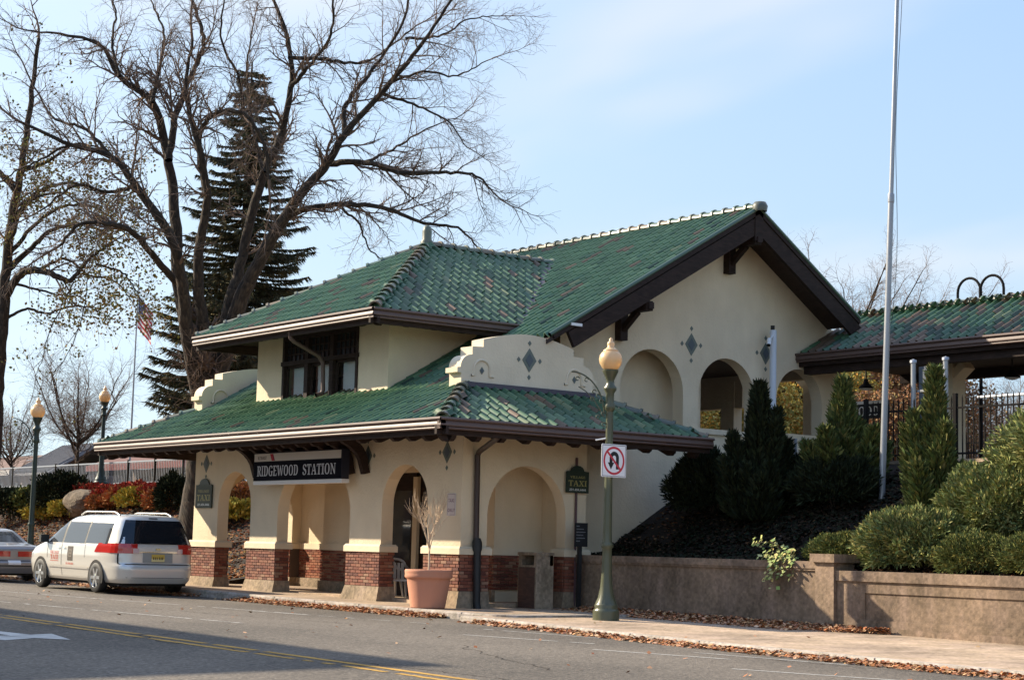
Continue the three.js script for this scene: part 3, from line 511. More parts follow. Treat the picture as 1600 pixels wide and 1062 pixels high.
// gutters, fascia, rafter tails
function gutter(parent, A, B, outv) { // runs along the eave, outward face towards outv
  const b = new MB(), o = (d, y) => [A, B].map((q) => q.clone().addScaledVector(outv, d).setY(q.y + y)); const prof = [[-0.02, -0.17], [0.075, -0.17], [0.082, -0.15], [0.076, -0.132], [0.06, -0.12], [0.098, -0.112], [0.104, -0.095], [0.1, -0.07], [0.085, -0.03], [0.078, -0.01], [0.118, 0.0], [0.128, 0.015], [0.126, 0.035], [0.11, 0.055], [0.095, 0.05], [0.09, 0.02], [-0.02, 0.0]];
  for (let i = 0; i + 1 < prof.length; i++) { const [p, q] = o(...prof[i]), [r, s] = o(...prof[i + 1]); b.quad(p, q, s, r); } b.flat(prof.map((q) => o(...q)[0])); b.flat(prof.map((q) => o(...q)[1]).reverse());
  b.build('gutter', M.gutter, parent); const f = new MB(); const [p, q] = o(-0.06, -0.17), s = V().crossVectors(B.clone().sub(A).normalize(), V(0, 1, 0)); f.beam(p, q, 0.07, 0.2); f.build('fascia', M.brown, parent);
}
gutter(station, V(-13.6, EV + 0.02, OV), V(OV + 0.1, EV + 0.02, OV), PZ); gutter(station, V(OV, EV + 0.02, OV + 0.1), V(OV, EV + 0.02, -5.2), PX);
gutter(station, V(-13.55, EV + 0.02, -5.1), V(-13.55, EV + 0.02, OV), NX);
gutter(station, V(-10.0, 6.16, 1.02), V(-1.84, 6.16, 1.02), PZ); gutter(station, V(-1.92, 6.16, 1.1), V(-1.92, 6.16, -2.95), PX); gutter(station, V(-9.95, 6.16, -2.9), V(-9.95, 6.16, 1.0), NX);
{
  const prof = (L, h) => [[0, 0], [L, 0], [L, -h * 0.45], [L - 0.05, -h * 0.85], [L - 0.12, -h], [0, -h - 0.02]];
  const tail = (x, y, z, turn, L, h, slope, w = 0.11) => new MB().shape(prof(L, h), w, new THREE.Matrix4().makeRotationY(turn).setPosition(x, y, z).multiply(Mrot(V(0, 0, 1), -slope)).multiply(Mtr(0, 0, -w / 2))).build('rafter_tail', M.brown, station);
  for (let x = -13.2; x < 1.7; x += 0.62) { const d = Math.max(0, x, -11.7 - x); tail(x, 4.2 - 0.465 * d, d, -Math.PI / 2, 1.86 - d * 1.03, 0.2, 0.43); }
  for (let z = 1.5; z > -5; z -= 0.64) { const d = Math.max(0, z, -3.35 - z); tail(d, 4.2 - 0.465 * d, z, 0, 1.86 - d * 1.03, 0.2, 0.43); }
  for (let z = 0.8; z > -2.4; z -= 0.75) { const d = Math.max(0, z + 0.1); tail(-3.03 + d, 6.58 - 0.573 * d, z, 0, 1.16 - d * 1.05, 0.17, 0.52, 0.09); }
  for (let x = -9.5; x < -2; x += 0.75) { const d = Math.max(0, x + 3.03, -8.84 - x); tail(x, 6.58 - 0.573 * d, -0.1 + d, -Math.PI / 2, 1.16 - d * 1.05, 0.16, 0.52, 0.09); }
  // curved brackets above the name board
  for (let i = 0; i < 9; i++) { const x = -8.25 + i * 0.6, pts = []; for (let k = 0; k <= 8; k++) { const t = (k / 8) * Math.PI / 2; pts.push([0.06 + 0.85 * (1 - Math.cos(t)), 2.98 + 0.66 * Math.sin(t)]); } const lo = pts.map((q) => [q[0] + 0.14, q[1] - 0.16]).reverse(); new MB().shape([[0, 2.8], ...pts, ...lo.slice(0, 7), [0.16, 2.76]], 0.14, new THREE.Matrix4().makeBasis(PZ, V(0, 1, 0), NX).setPosition(x, 0, 0)).build('bracket', M.brown, station); }
}
// downspouts
new MB().tube([V(-5.5, 6.02, 0.98), V(-5.5, 5.86, 0.95), V(-5.5, 5.78, 0.86), V(-5.5, 5.5, 0.18), V(-5.5, 5.36, 0.07), V(-5.5, 4.72, 0.04), V(-5.5, 4.64, 0.09), V(-5.5, 4.6, 0.22)], 0.05, 10).build('downspout', M.gutter, station);
new MB().tube([V(1.75, 3.48, 0.45), V(1.75, 3.42, 0.42), V(1.62, 3.36, 0.36), V(0.22, 3.18, -0.26), V(0.1, 3.1, -0.3), V(0.085, 1.36, -0.33)], 0.058, 10).build('downspout', M.spout, station);
new MB().tube([V(0.12, 1.42, -0.33), V(0.12, 1.34, -0.33), V(0.13, 1.3, -0.33), V(0.13, 1.18, -0.33), V(0.14, 1.14, -0.33), V(0.16, 0.1, -0.33), V(0.2, -0.02, -0.33)], [0.07, 0.1, 0.1, 0.1, 0.075, 0.075, 0.08], 10).build('drain_pipe', M.black, station);
new MB().box(-0.2, 6.02, -3.0, 0.12, 6.08, -2.7).build('eave_lamp', M.white, station);
// ---------- retaining wall along the sidewalk ----------
{
  const w = thing('retaining_wall', 'low brown concrete retaining wall with coping and recessed panels beside the sidewalk', 'wall');
  const zf = -3.0; let b = new MB();
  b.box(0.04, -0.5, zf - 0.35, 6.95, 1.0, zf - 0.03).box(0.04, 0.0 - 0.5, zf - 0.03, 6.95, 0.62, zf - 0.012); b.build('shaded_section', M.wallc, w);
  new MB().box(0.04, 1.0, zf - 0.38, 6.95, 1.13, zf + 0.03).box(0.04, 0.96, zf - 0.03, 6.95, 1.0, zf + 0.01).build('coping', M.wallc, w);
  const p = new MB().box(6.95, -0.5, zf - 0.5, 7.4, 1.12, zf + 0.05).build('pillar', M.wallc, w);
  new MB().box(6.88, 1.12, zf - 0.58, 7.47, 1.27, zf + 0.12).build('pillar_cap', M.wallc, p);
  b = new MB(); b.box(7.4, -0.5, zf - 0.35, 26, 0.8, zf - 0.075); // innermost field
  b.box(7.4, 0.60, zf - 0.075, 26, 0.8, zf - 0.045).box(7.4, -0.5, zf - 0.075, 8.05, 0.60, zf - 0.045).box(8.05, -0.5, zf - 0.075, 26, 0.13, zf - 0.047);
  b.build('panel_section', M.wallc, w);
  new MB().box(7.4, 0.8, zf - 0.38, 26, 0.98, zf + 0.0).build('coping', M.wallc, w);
}
// ---------- street lamps ----------
function lampAt(label, x, y, z, H, arm, metal, turn = 0) {
  const o = thing('street_lamp', label, 'street lamp', x, y, z, turn, 'globe street lamps'), k = H / 5.3, O = V(0, 0, 0);
  new MB().lathe([[0.25, -0.1], [0.25, 0.16], [0.235, 0.2], [0.21, 0.22], [0.225, 0.27], [0.2, 0.31]], O, 16).build('base', metal, o);
  new MB().lathe([[0.19, 0.31], [0.145, 0.42], [0.11, 0.6], [0.092, 0.85], [0.084, 1.2], [0.082, 1.33], [0.105, 1.35], [0.105, 1.42], [0.08, 1.45], [0.074, 1.7], [0.062, 3.95 * k]], O, 64, 0.09).build('post', metal, o);
  new MB().lathe([[0.065, 3.9 * k], [0.1, 3.95 * k], [0.1, 4.02 * k], [0.075, 4.08 * k], [0.08, 4.25 * k], [0.12, 4.32 * k], [0.125, 4.36 * k], [0.08, 4.42 * k], [0.075, 4.5 * k], [0.12, 4.6 * k], [0.15, 4.66 * k], [0.15, 4.7 * k]], O, 16).build('capital', metal, o);
  const t = 4.69 * k; const g = new MB().lathe([[0.11, t], [0.165, t + 0.05], [0.21, t + 0.13], [0.222, t + 0.21], [0.205, t + 0.29], [0.165, t + 0.345], [0.135, t + 0.365]], O, 24).build('globe', M.globe, o);
  new MB().lathe([[0.14, t + 0.365], [0.15, t + 0.38], [0.1, t + 0.41], [0.06, t + 0.45], [0.075, t + 0.5], [0.06, t + 0.54], [0.035, t + 0.56], [0.035, t + 0.6], [0.0, t + 0.63]], O, 16).build('globe_cap', M.globe, o);
  if (arm) { // banner scroll arm
    const b = new MB(), pts = []; for (let i = 0; i <= 12; i++) { const a = (i / 12) * 2.0; pts.push(V(-0.1 - 0.62 * (1 - Math.cos(a * 0.75)) - 0.06 * i / 12, 3.85 * k + 0.8 * Math.sin(a * 0.78), 0)); } b.tube(pts, 0.016, 6);
    const p2 = []; for (let i = 0; i <= 10; i++) { const a = i / 10; p2.push(V(-0.1 - 0.5 * a, 3.8 * k + 0.55 * a + 0.1 * Math.sin(a * 3), 0)); } b.tube(p2, 0.011, 5);
    for (const [x, y] of [[-0.62, 4.52], [-0.45, 4.5], [-0.3, 4.28], [-0.22, 4.2], [-0.33, 4.14], [-0.16, 4.1], [-0.12, 3.86], [-0.22, 3.8], [-0.1, 3.66]]) { const r = []; for (let i = 0; i <= 8; i++) { const a = i / 8 * 5.2; r.push(V(x + 0.035 * Math.cos(a), y * k + 0.035 * Math.sin(a), 0)); } b.tube(r, 0.012, 5); }
    b.build('scroll_arm', metal, o); new MB().tube([V(0.05, 3.42 * k, 0), V(-0.26, 3.36 * k, 0)], 0.014, 6).build('banner_pin', M.white, o);
  }
  return o;
}
lampAt('olive green fluted lamp post with globe carrying the no U-turn sign', 3.9, walkY(3.9), -0.58, 5.3, true, M.lampGreen, 0.9);
lampAt('dark green globe lamp post rising behind the parked sedan', -22, 0.2, 0.05, 5.2, true, M.lampDark, 0.9);
lampAt('smaller dark globe lamp standing at the railing above the planted bank', -33, 3.15, -7.1, 3.6, false, M.lampDark, 0);
{ // no U-turn sign
  const o = thing('traffic_sign', 'square white sign with red ring and black U-turn arrow on lamp post', 'traffic sign', 4.04, 2.6, -0.58, Math.PI / 2);
  const t = canvas(512, 512, (g, w) => { g.fillStyle = '#e9e6e6'; g.fillRect(0, 0, w, w); g.strokeStyle = '#222'; g.lineWidth = 8; g.strokeRect(14, 14, w - 28, w - 28);
    g.strokeStyle = '#111'; g.lineWidth = 62; g.beginPath(); g.moveTo(330, 390); g.lineTo(330, 210); g.arc(262, 210, 68, 0, Math.PI, true); g.lineTo(194, 300); g.stroke(); g.fillStyle = '#111'; g.beginPath(); g.moveTo(126, 285); g.lineTo(262, 285); g.lineTo(194, 395); g.fill();
    g.strokeStyle = '#c3303c'; g.lineWidth = 36; g.beginPath(); g.arc(256, 256, 205, 0, 7); g.stroke(); g.beginPath(); g.moveTo(112, 112); g.lineTo(400, 400); g.stroke(); });
  const s = new MB().shape([[-0.305, 0.02], [-0.29, 0], [0.29, 0], [0.305, 0.02], [0.305, 0.6], [0.29, 0.62], [-0.29, 0.62], [-0.305, 0.6]], 0.006, Mtr(0, 0, 0)).build('sign_plate', M.white, o);
  const [g, m] = printed(0.6, 0.61, t); const f = addMesh('sign_face', g, m, o); f.position.set(0, 0.31, 0.009);
  new MB().box(-0.03, 0.08, -0.06, 0.03, 0.12, 0).box(-0.03, 0.5, -0.06, 0.03, 0.54, 0).build('clamp', M.steel, o);
}
// ---------- signs on the station ----------
{
  const o = thing('station_sign', 'long dark blue name board reading RIDGEWOOD STATION hung over the middle arch', 'sign', -5.83, 2.66, 0.28);
  new MB().box(-1.96, 0, 0, 1.96, 0.66, 0.2).build('sign_box', mat(0.012, 0.014, 0.028, 0.5), o);
  new MB().box(-1.97, -0.09, 0.0, 1.97, -0.005, 0.19).build('light_trough', M.white, o);
  const t = canvas(2048, 340, (g, w, h) => { g.fillStyle = '#0d101c'; g.fillRect(0, 0, w, h); g.fillStyle = '#cdc6bd'; g.fillRect(10, 10, w - 20, 96); g.fillStyle = '#c9cbd0'; g.font = 'bold 176px serif'; g.textBaseline = 'middle'; g.textAlign = 'left';
    for (const [t, x0, x1] of [['RIDGEWOOD', 84, 1080], ['STATION', 1180, 1930]]) { g.save(); g.translate(x0, 226); const m = g.measureText(t).width; g.scale((x1 - x0) / m, 1); g.fillText(t, 0, 0); g.restore(); }
    g.fillStyle = '#4a4038'; g.font = 'bold 56px sans-serif'; g.save(); g.translate(92, 62); g.scale(0.72, 1); g.fillText('NJ TRANSIT', 0, 0); g.restore(); g.fillStyle = '#b0424e'; g.beginPath(); g.moveTo(392, 16); g.lineTo(470, 16); g.lineTo(516, 100); g.lineTo(438, 100); g.fill(); g.fillStyle = '#7a2a4a'; g.beginPath(); g.moveTo(450, 16); g.lineTo(470, 16); g.lineTo(516, 100); g.lineTo(496, 100); g.fill(); });
  const [g, m] = printed(3.9, 0.645, t, 0.9, { specularIntensity: 0.3 }); addMesh('lettering', g, m, o).position.set(0, 0.33, 0.203);
  new MB().box(-1.5, 0.66, 0.08, -1.44, 1.2, 0.12).box(1.44, 0.66, 0.08, 1.5, 1.2, 0.12).box(-1.6, 0.2, -0.28, -1.5, 0.3, 0.0).box(1.5, 0.2, -0.28, 1.6, 0.3, 0).build('hanger', M.black, o);
}
function taxiTex() { return canvas(512, 512, (g, w) => { g.fillStyle = '#2c382b'; g.fillRect(0, 0, w, w); const ink = '#a99f63'; g.textAlign = 'center'; g.fillStyle = ink; g.font = 'bold 78px serif'; g.fillText('VILLAGE', 256, 170); g.font = 'bold 190px serif'; g.save(); g.translate(256, 358); g.scale(0.92, 1); g.fillText('TAXI', 0, 0); g.restore(); g.fillStyle = '#dfe2de'; g.font = 'bold 76px sans-serif'; g.save(); g.translate(256, 470); g.scale(0.86, 1); g.fillText('201.494.4444', 0, 0); g.restore(); }); }
function taxiSign(label, x, y, z, turn, w, h, dim) {
  const o = thing('taxi_sign', label, 'sign', x, y, z, turn); const pts = [[-w / 2, 0], [w / 2, 0], [w / 2, h * 0.78], [w * 0.3, h * 0.8]]; for (let i = 0; i <= 8; i++) { const a = Math.PI * i / 8; pts.push([w * 0.28 * Math.cos(a), h * 0.82 + h * 0.18 * Math.sin(a)]); } pts.push([-w * 0.3, h * 0.8], [-w / 2, h * 0.78]);
  new MB().shape(pts, 0.025, Mtr(0, 0, 0)).build('board', mat(0.02, 0.035, 0.024, 0.5), o); const [g, m] = printed(w * 0.96, h * 0.78, taxiTex(), 0.6); addMesh('lettering', g, m, o).position.set(0, h * 0.4, 0.029); return o;
}
taxiSign('green arched TAXI sign fixed on the pier beside the white minivan', -11.08, 2.05, 0.02, 0, 0.86, 0.74, false);
{ const o = taxiSign('dark green TAXI sign on a thin post beside the end arch', 0.07, 2.44, -2.98, Math.PI / 2, 0.62, 0.58, true); new MB().box(-0.02, -2.4, -0.035, 0.02, 0.75, 0.0).build('post', mat(0.13, 0.075, 0.08, 0.6), o); }
{
  const o = thing('parking_sign', 'small narrow white sign reading TAXI ONLY on the corner pier', 'sign', -0.34, 1.86, 0.006);
  const t = canvas(256, 384, (g, w, h) => { g.fillStyle = '#cfc2bd'; g.fillRect(0, 0, w, h); g.strokeStyle = '#8c6a72'; g.lineWidth = 7; g.strokeRect(12, 12, w - 24, h - 24); g.fillStyle = '#7a5560'; g.font = 'bold 84px sans-serif'; g.textAlign = 'center'; g.fillText('TAXI', w / 2, 150); g.fillText('ONLY', w / 2, 320); });
  new MB().box(-0.15, 0, 0, 0.15, 0.46, 0.006).build('plate', M.white, o); const [g, m] = printed(0.29, 0.45, t); addMesh('lettering', g, m, o).position.set(0, 0.23, 0.009);
}
{
  const o = thing('notice_post', 'black post with a small black notice plate beside the end arch', 'sign', 0.35, -0.04, -2.86, Math.PI / 2);
  new MB().box(-0.04, 0, -0.04, 0.04, 1.4, 0.03).build('post', M.black, o); new MB().box(-0.17, 1.34, 0.03, 0.17, 1.84, 0.05).build('plate', M.black, o);
  const t = canvas(256, 384, (g, w, h) => { g.fillStyle = '#121112'; g.fillRect(0, 0, w, h); g.fillStyle = '#8b8b8b'; [0.3, 0.66, 0.8, 0.62, 0.78, 0.35].forEach((k, i) => { let x = 20; while (x < k * w) { const s = 8 + ((i * 37 + x * 13) % 14); g.fillRect(x, 40 + i * 50, s, 15); x += s + 5; } }); }); const [g, m] = printed(0.33, 0.48, t); addMesh('lettering', g, m, o).position.set(0, 1.59, 0.054);
}
// ---------- planter with a bare sapling, bin, chairs ----------
{
  const o = thing('terracotta_planter', 'large terracotta pot with rolled rim on the kerb before the corner pier', 'planter', -0.06, platY(0) + 0.004, 0.72);
  new MB().lathe([[0.02, 0.005], [0.335, 0], [0.35, 0.02], [0.385, 0.25], [0.425, 0.5], [0.435, 0.575], [0.46, 0.585], [0.485, 0.62], [0.475, 0.66], [0.48, 0.7], [0.485, 0.735], [0.47, 0.76], [0.44, 0.765], [0.425, 0.74], [0.42, 0.6]], V(0, 0, 0), 40).build('pot', M.clay, o);
  new MB().lathe([[0, 0.66], [0.425, 0.655]], V(0, 0, 0), 24).build('soil', M.soil, o);
  const s = thing('sapling', 'leafless pale sapling growing in the terracotta pot', 'sapling', -0.06, platY(0) + 0.62, 0.72), b = new MB();
  b.tube([V(0, 0, 0), V(0.02, 0.3, 0.01), V(-0.01, 0.62, 0), V(0.02, 0.86, 0.02)], [0.022, 0.02, 0.018, 0.014], 7);
  const grow = (p, d, L, r, k) => { const q = []; let c = p.clone(), e = d.clone(); for (let i = 0; i <= 5; i++) { q.push(c.clone()); e.add(V(rr(-0.1, 0.1), 0.09, rr(-0.1, 0.1))).normalize(); c.addScaledVector(e, L / 5); } b.tube(q, q.map((_, i) => r * (1 - 0.7 * i / 5)), 5); if (k) for (let i = 2; i < 5; i++) for (let n = 0; n < 2; n++) grow(q[i], e.clone().add(V(rr(-0.7, 0.7), rr(-0.1, 0.4), rr(-0.7, 0.7))).normalize(), L * 0.6, r * 0.55, k - 1); };
  for (let i = 0; i < 6; i++) { const a = i * 1.05 + 0.3; grow(V(0.01, 0.5 + i * 0.06, 0.01), V(Math.cos(a) * 0.45, 0.9, Math.sin(a) * 0.45).normalize(), 0.75, 0.013, i % 2 ? 1 : 2); }
  b.build('branches', M.paleTwig, s);
}
{
  const o = thing('litter_bin', 'pebbled concrete litter bin with brown front panel under the end arch', 'litter bin', 0.03, -0.04, -1.93);
  new MB().box(-0.31, 0, -0.24, 0.31, 0.93, 0.22).build('bin_body', M.plinth, o); new MB().box(-0.27, 0.05, 0.22, 0.27, 0.89, 0.235).build('panel', mat(0.11, 0.05, 0.035, 0.7, { map: T.wood }), o);
  new MB().box(-0.3, 0.93, -0.23, -0.22, 1.14, 0.21).box(0.22, 0.93, -0.23, 0.3, 1.14, 0.21).box(-0.3, 0.93, -0.23, 0.3, 1.14, -0.15).build('hood_post', M.plinth, o); new MB().box(-0.32, 1.14, -0.25, 0.32, 1.2, 0.23).build('hood', M.plinth, o); new MB().box(-0.2, 0.932, -0.14, 0.2, 0.94, 0.2).build('opening', M.dark, o);
}
{
  const pl = mat(0.5, 0.5, 0.5, 0.45);
  const chair = (label, x, z, turn) => { const o = thing('plastic_chair', label, 'chair', x, platY(-2.5) + 0.03, z, turn, 'plastic chairs in the porch');
    new MB().box(-0.23, 0.4, -0.22, 0.23, 0.44, 0.24).build('seat', pl, o);
    const b = new MB(); for (let k = 0; k < 5; k++) { const x0 = -0.2 + k * 0.085; b.shape([[x0, 0.44], [x0 + 0.06, 0.44], [x0 * 1.05 + 0.06, 0.8], [x0 * 1.05, 0.8]], 0.02, Mtr(0, 0, -0.24).multiply(Mrot(V(1, 0, 0), -0.16))); } const arc = []; for (let i = 0; i <= 10; i++) { const a = Math.PI * i / 10; arc.push(V(0.235 * Math.cos(a), 0.74 + 0.14 * Math.sin(a), -0.36)); } b.tube(arc, 0.03, 6); b.build('backrest', pl, o);
    for (const s of [-1, 1]) { new MB().tube([V(s * 0.235, 0.74, -0.36), V(s * 0.27, 0.66, -0.2), V(s * 0.28, 0.64, 0.05), V(s * 0.27, 0.58, 0.22), V(s * 0.25, 0.42, 0.22)], 0.03, 6).build('armrest', pl, o); for (const f of [-1, 1]) new MB().tube([V(s * 0.21, 0.41, f * 0.2), V(s * 0.26, 0, f * 0.26)], [0.035, 0.02], 6).build('leg', pl, o); } return o; };
  chair('grey plastic armchair showing nearest the terracotta pot in the porch', -3.35, -0.75, 1.2); chair('grey plastic armchair half hidden behind the brick pier in the porch', -4.0, -0.95, 1.3);
}
// ---------- platform side, upper right ----------
{
  const o = thing('platform_canopy', 'long platform canopy with green tiled roof and dark eaves beside the gable', 'canopy'); const x0 = -0.95, x1 = 16, ez = -10.9, ey = 6.14, rz = -12.95, ry = 7.25;
  const F = [V(x0, ey, ez), V(x1, ey, ez), V(x1, ry, rz), V(x0 + 0.2, ry, rz)], B = [V(x1, ey, rz - 2.05), V(x0, ey, rz - 2.05), V(x0 + 0.2, ry, rz), V(x1, ry, rz)];
  const b = new MB(); slab(b, F, 0.1); slab(b, B, 0.1); const roof = b.build('roof', M.soffit, o); const t = new Tiles(300, [0.14, 0.2, 0.05, 0.03, 0.22, 0.22, 0.09, 0.05]); t.lay(roof, F, V(0, -0.54, 1).normalize(), true); t.lay(roof, B, V(0, -0.54, -1).normalize(), false); t.finish(o, 'green glazed tiles of the far canopy slopes');
  capRun(roof, V(x0 + 0.2, ry + 0.09, rz), V(x1, ry + 0.09, rz), 0.38); gutter(o, V(x0 - 0.05, ey, ez), V(x1, ey, ez), PZ);
  new MB().box(x0, ey - 0.45, ez - 0.4, x1, ey - 0.16, ez - 0.15).box(x0, ey - 0.4, rz - 1.95, x1, ey - 0.16, rz - 1.7).box(x0, ey - 0.18, rz - 1.9, x1, ey - 0.1, ez - 0.2).build('beam', M.brown, o);
  for (const x of [-2.3, 2.05, 6.6, 11.2]) { const c = new MB(); c.box(x - 0.24, 3.0, -13.2, x + 0.24, ey - 0.18, -12.72).beam(V(x, 5.45, -12.96), V(x + 0.5, 5.85, -12.96), 0.4, 0.2).beam(V(x, 5.45, -12.96), V(x - 0.5, 5.85, -12.96), 0.4, 0.2); c.build('column', M.stucco, o); }
}
structure(new MB().box(-14, 3.0, -19, 40, 3.2, -8.3).build('station_platform', M.walk));
{ // twin arched lamp on the platform behind
  const o = thing('arched_lamp', 'dark twin hooped lamp showing above the canopy ridge', 'lamp', 0.9, 3.5, -15.6); const b = new MB(); b.tube([V(0, -0.35, 0), V(0, 4.7, 0)], 0.045, 8); b.build('post', M.iron, o);
  for (const s of [-1, 1]) { const p = []; for (let i = 0; i <= 12; i++) { const a = Math.PI * (1 - i / 12); p.push(V(s * (0.36 + 0.36 * Math.cos(a)), 4.6 + 0.36 * Math.sin(a), 0)); } p.push(V(s * 0.72, 4.35, 0)); new MB().tube(p, 0.035, 8).lathe([[0.03, 4.36], [0.08, 4.28], [0.16, 4.18], [0, 4.17]], V(s * 0.72, 0, 0), 10).build('arm', M.iron, o); }
}
for (const [x, z, l] of [[-1.0, -13.4, 'bell shaped pendant lamp under the canopy near the gable'], [3.5, -13.4, 'bell shaped pendant lamp under the canopy at its far right']]) {
  const o = thing('pendant_lamp', l, 'lamp', x, 5.52, z, 0, 'pendant lamps under the canopy'); new MB().tube([V(0, 0.2, 0), V(0, 0.55, 0)], 0.02, 6).build('rod', M.black, o); new MB().lathe([[0.19, 0], [0.18, 0.04], [0.08, 0.12], [0.05, 0.24], [0, 0.26]], V(0, 0, 0), 14).build('shade', M.iron, o); new MB().lathe([[0, -0.06], [0.12, -0.03], [0.17, 0.0]], V(0, 0, 0), 12).build('diffuser', M.white, o);
}
function ironFence(label, x0, x1, z, yb, h, step, alongX = true, pick_ = true) {
  const o = thing('iron_fence', label, 'fence', x0, yb, z), L = x1 - x0; for (const y of [0.12, h - 0.22]) new MB().box(0, y, -0.02, L, y + 0.04, 0.02).build('rail', M.iron, o);
  const g = new MB().box(-0.011, 0, -0.011, 0.011, h, 0.011).flat([V(-0.011, h, 0.011), V(0.011, h, 0.011), V(0, h + 0.07, 0)]).flat([V(0.011, h, -0.011), V(-0.011, h, -0.011), V(0, h + 0.07, 0)]).geometry();
  for (let x = 0.06; x < L; x += step) addMesh('picket', g, M.iron, o).position.x = x; for (let x = 0; x <= L; x += 2.4) new MB().box(x - 0.04, -0.1, -0.04, x + 0.04, h + 0.1, 0.04).build('post', M.iron, o); return o;
}
ironFence('black iron picket fence above the block wall beside the steel mast', 3.6, 13.2, -8.15, 3.25, 1.28, 0.14);
ironFence('black iron picket fence across the tracks seen through the arches', -16, 1.6, -17.5, 3.2, 1.35, 0.16);
{ const o = thing('block_wall', 'grey concrete block wall below the iron fence', 'wall'); const g = new MB().box(-0.2, -0.095, -0.1, 0.2, 0.095, 0.1).geometry(), ms = [M.plinth, mat(0.3, 0.28, 0.26, 0.95, { map: T.conc }), mat(0.24, 0.225, 0.21, 0.95, { map: T.conc })];
  new MB().box(2.1, 1.0, -8.4, 13.2, 3.2, -8.1).build('core', M.mortar, o); for (let r = 0; r < 7; r++) for (let x = 2.3 + (r % 2) * 0.2; x < 8.4; x += 0.41) addMesh('block', g, pick(ms), o).position.set(x, 3.1 - r * 0.2, -8.16); new MB().box(2.05, 3.2, -8.45, 13.2, 3.27, -8.04).build('coping', M.walk, o); }
{ // steel posts with a plain panel, pipe rail
  const o = thing('notice_board', 'grey metal panel between two galvanised posts behind the fence', 'panel', 4.62, 3.2, -8.55);
  new MB().box(0.1, 0.2, -0.03, 0.78, 2.1, 0.0).build('panel', mat(0.07, 0.085, 0.105, 0.7), o); new MB().box(0.08, 1.55, 0.0, 0.8, 1.6, 0.03).build('strap', M.steel, o);
  for (const x of [0, 0.86]) { const p = new MB().tube([V(x, -0.6, 0.06), V(x, 2.2, 0.06)], 0.055, 10).build('post', M.steel, o); new MB().lathe([[0.075, 2.18], [0.075, 2.24], [0, 2.27]], V(x, 0, 0.06), 10).build('post_cap', M.steel, p); }
  const r = thing('pipe_rail', 'pale horizontal pipe rail running right from the metal panel', 'rail', 5.6, 4.6, -9.4); new MB().tube([V(0, 0.06, 0), V(9, 0.06, 0)], 0.03, 8).build('pipe', M.white, r); new MB().tube([V(1.2, -0.55, 0), V(9, -0.55, 0)], 0.025, 8).build('lower_pipe', M.white, r); for (const x of [1.4, 4.5, 7.6]) new MB().tube([V(x, -1.4, 0), V(x, 0.06, 0)], 0.03, 8).build('post', M.steel, r);
}
{ // partly hidden platform name board
  const o = thing('platform_sign', 'dark platform name board with white letters beyond the mast', 'sign', -1.72, 3.82, -13.6, 0); const t = canvas(1024, 160, (g, w, h) => { g.fillStyle = '#22201f'; g.fillRect(0, 0, w, h); g.fillStyle = '#eeeae4'; g.fillRect(0, 0, w, 28); g.font = 'bold 120px serif'; g.textAlign = 'center'; g.textBaseline = 'middle'; g.fillText('RIDGEWOOD', w / 2, 96); });
  new MB().box(-1.3, 0.95, -0.03, 1.3, 1.4, 0.03).build('board', M.black, o); const [g, m] = printed(2.58, 0.44, t); addMesh('lettering', g, m, o).position.set(0, 1.175, 0.034); for (const x of [-1.1, 1.1]) new MB().box(x - 0.04, -0.64, -0.04, x + 0.04, 1.0, 0.029).build('post', M.black, o);
}
{ // tall leaning mast with wire
  const o = thing('steel_mast', 'tall slightly leaning galvanised mast rising past the canopy', 'mast', 5.28, 2.1, -6.7); const top = V(0.42, 13, -0.1), J = top.clone().multiplyScalar(0.5);
  new MB().tube([V(0, 0, 0), J], [0.066, 0.06], 14).build('lower_tube', M.steel, o); new MB().tube([J, top], [0.048, 0.038], 14).build('upper_tube', M.steel, o); new MB().lathe([[0.062, -0.1], [0.07, -0.08], [0.07, 0.08], [0.05, 0.1]], J, 12).build('joint', M.steel, o);
  const w = []; for (let i = 0; i <= 20; i++) { const t = i / 20; w.push(top.clone().multiplyScalar(lerp(0.3, 0.98, t)).add(V(0.1 + 0.1 * Math.sin(t * 9) * (1 - t), 0, -0.02))); } new MB().tube(w, 0.008, 4).build('wire', M.black, o);
}
{ // pale mast in front of the gable wall
  const o = thing('light_mast', 'pale slim mast with a small arm standing before the gable wall', 'mast', -0.72, 2.6, -9.72); new MB().tube([V(0, 0, 0), V(0, 4.05, 0)], 0.085, 12).build('tube', mat(0.6, 0.64, 0.7, 0.5), o); new MB().tube([V(0, 4.0, 0.02), V(0.02, 4.16, 0.04)], 0.05, 8).build('cap', M.black, o); new MB().tube([V(0, 3.95, 0), V(0.25, 3.7, 0.42)], 0.025, 8).tube([V(0.2, 3.78, 0.34), V(0.3, 3.62, 0.46)], 0.05, 8).build('arm', M.white, o);
}
{ // pair of thin galvanised posts on the dark bank
  for (const [px, l, h] of [[1243, 'thin pale galvanised post on the dark bank between the conifers', 2.3], [1262, 'dark grey galvanised post on the bank nearest the second conifer', 2.2]]) { const o = thing('bank_post', l, 'post'); const p = at(px, 800, 38.2), y = groundH(p.x, p.z) - 0.1; o.position.set(p.x, y, p.z); new MB().tube([V(0, 0, 0), V(0, 3.75 - y, 0)], 0.035, 8).build('tube', M.steel, o); }
}
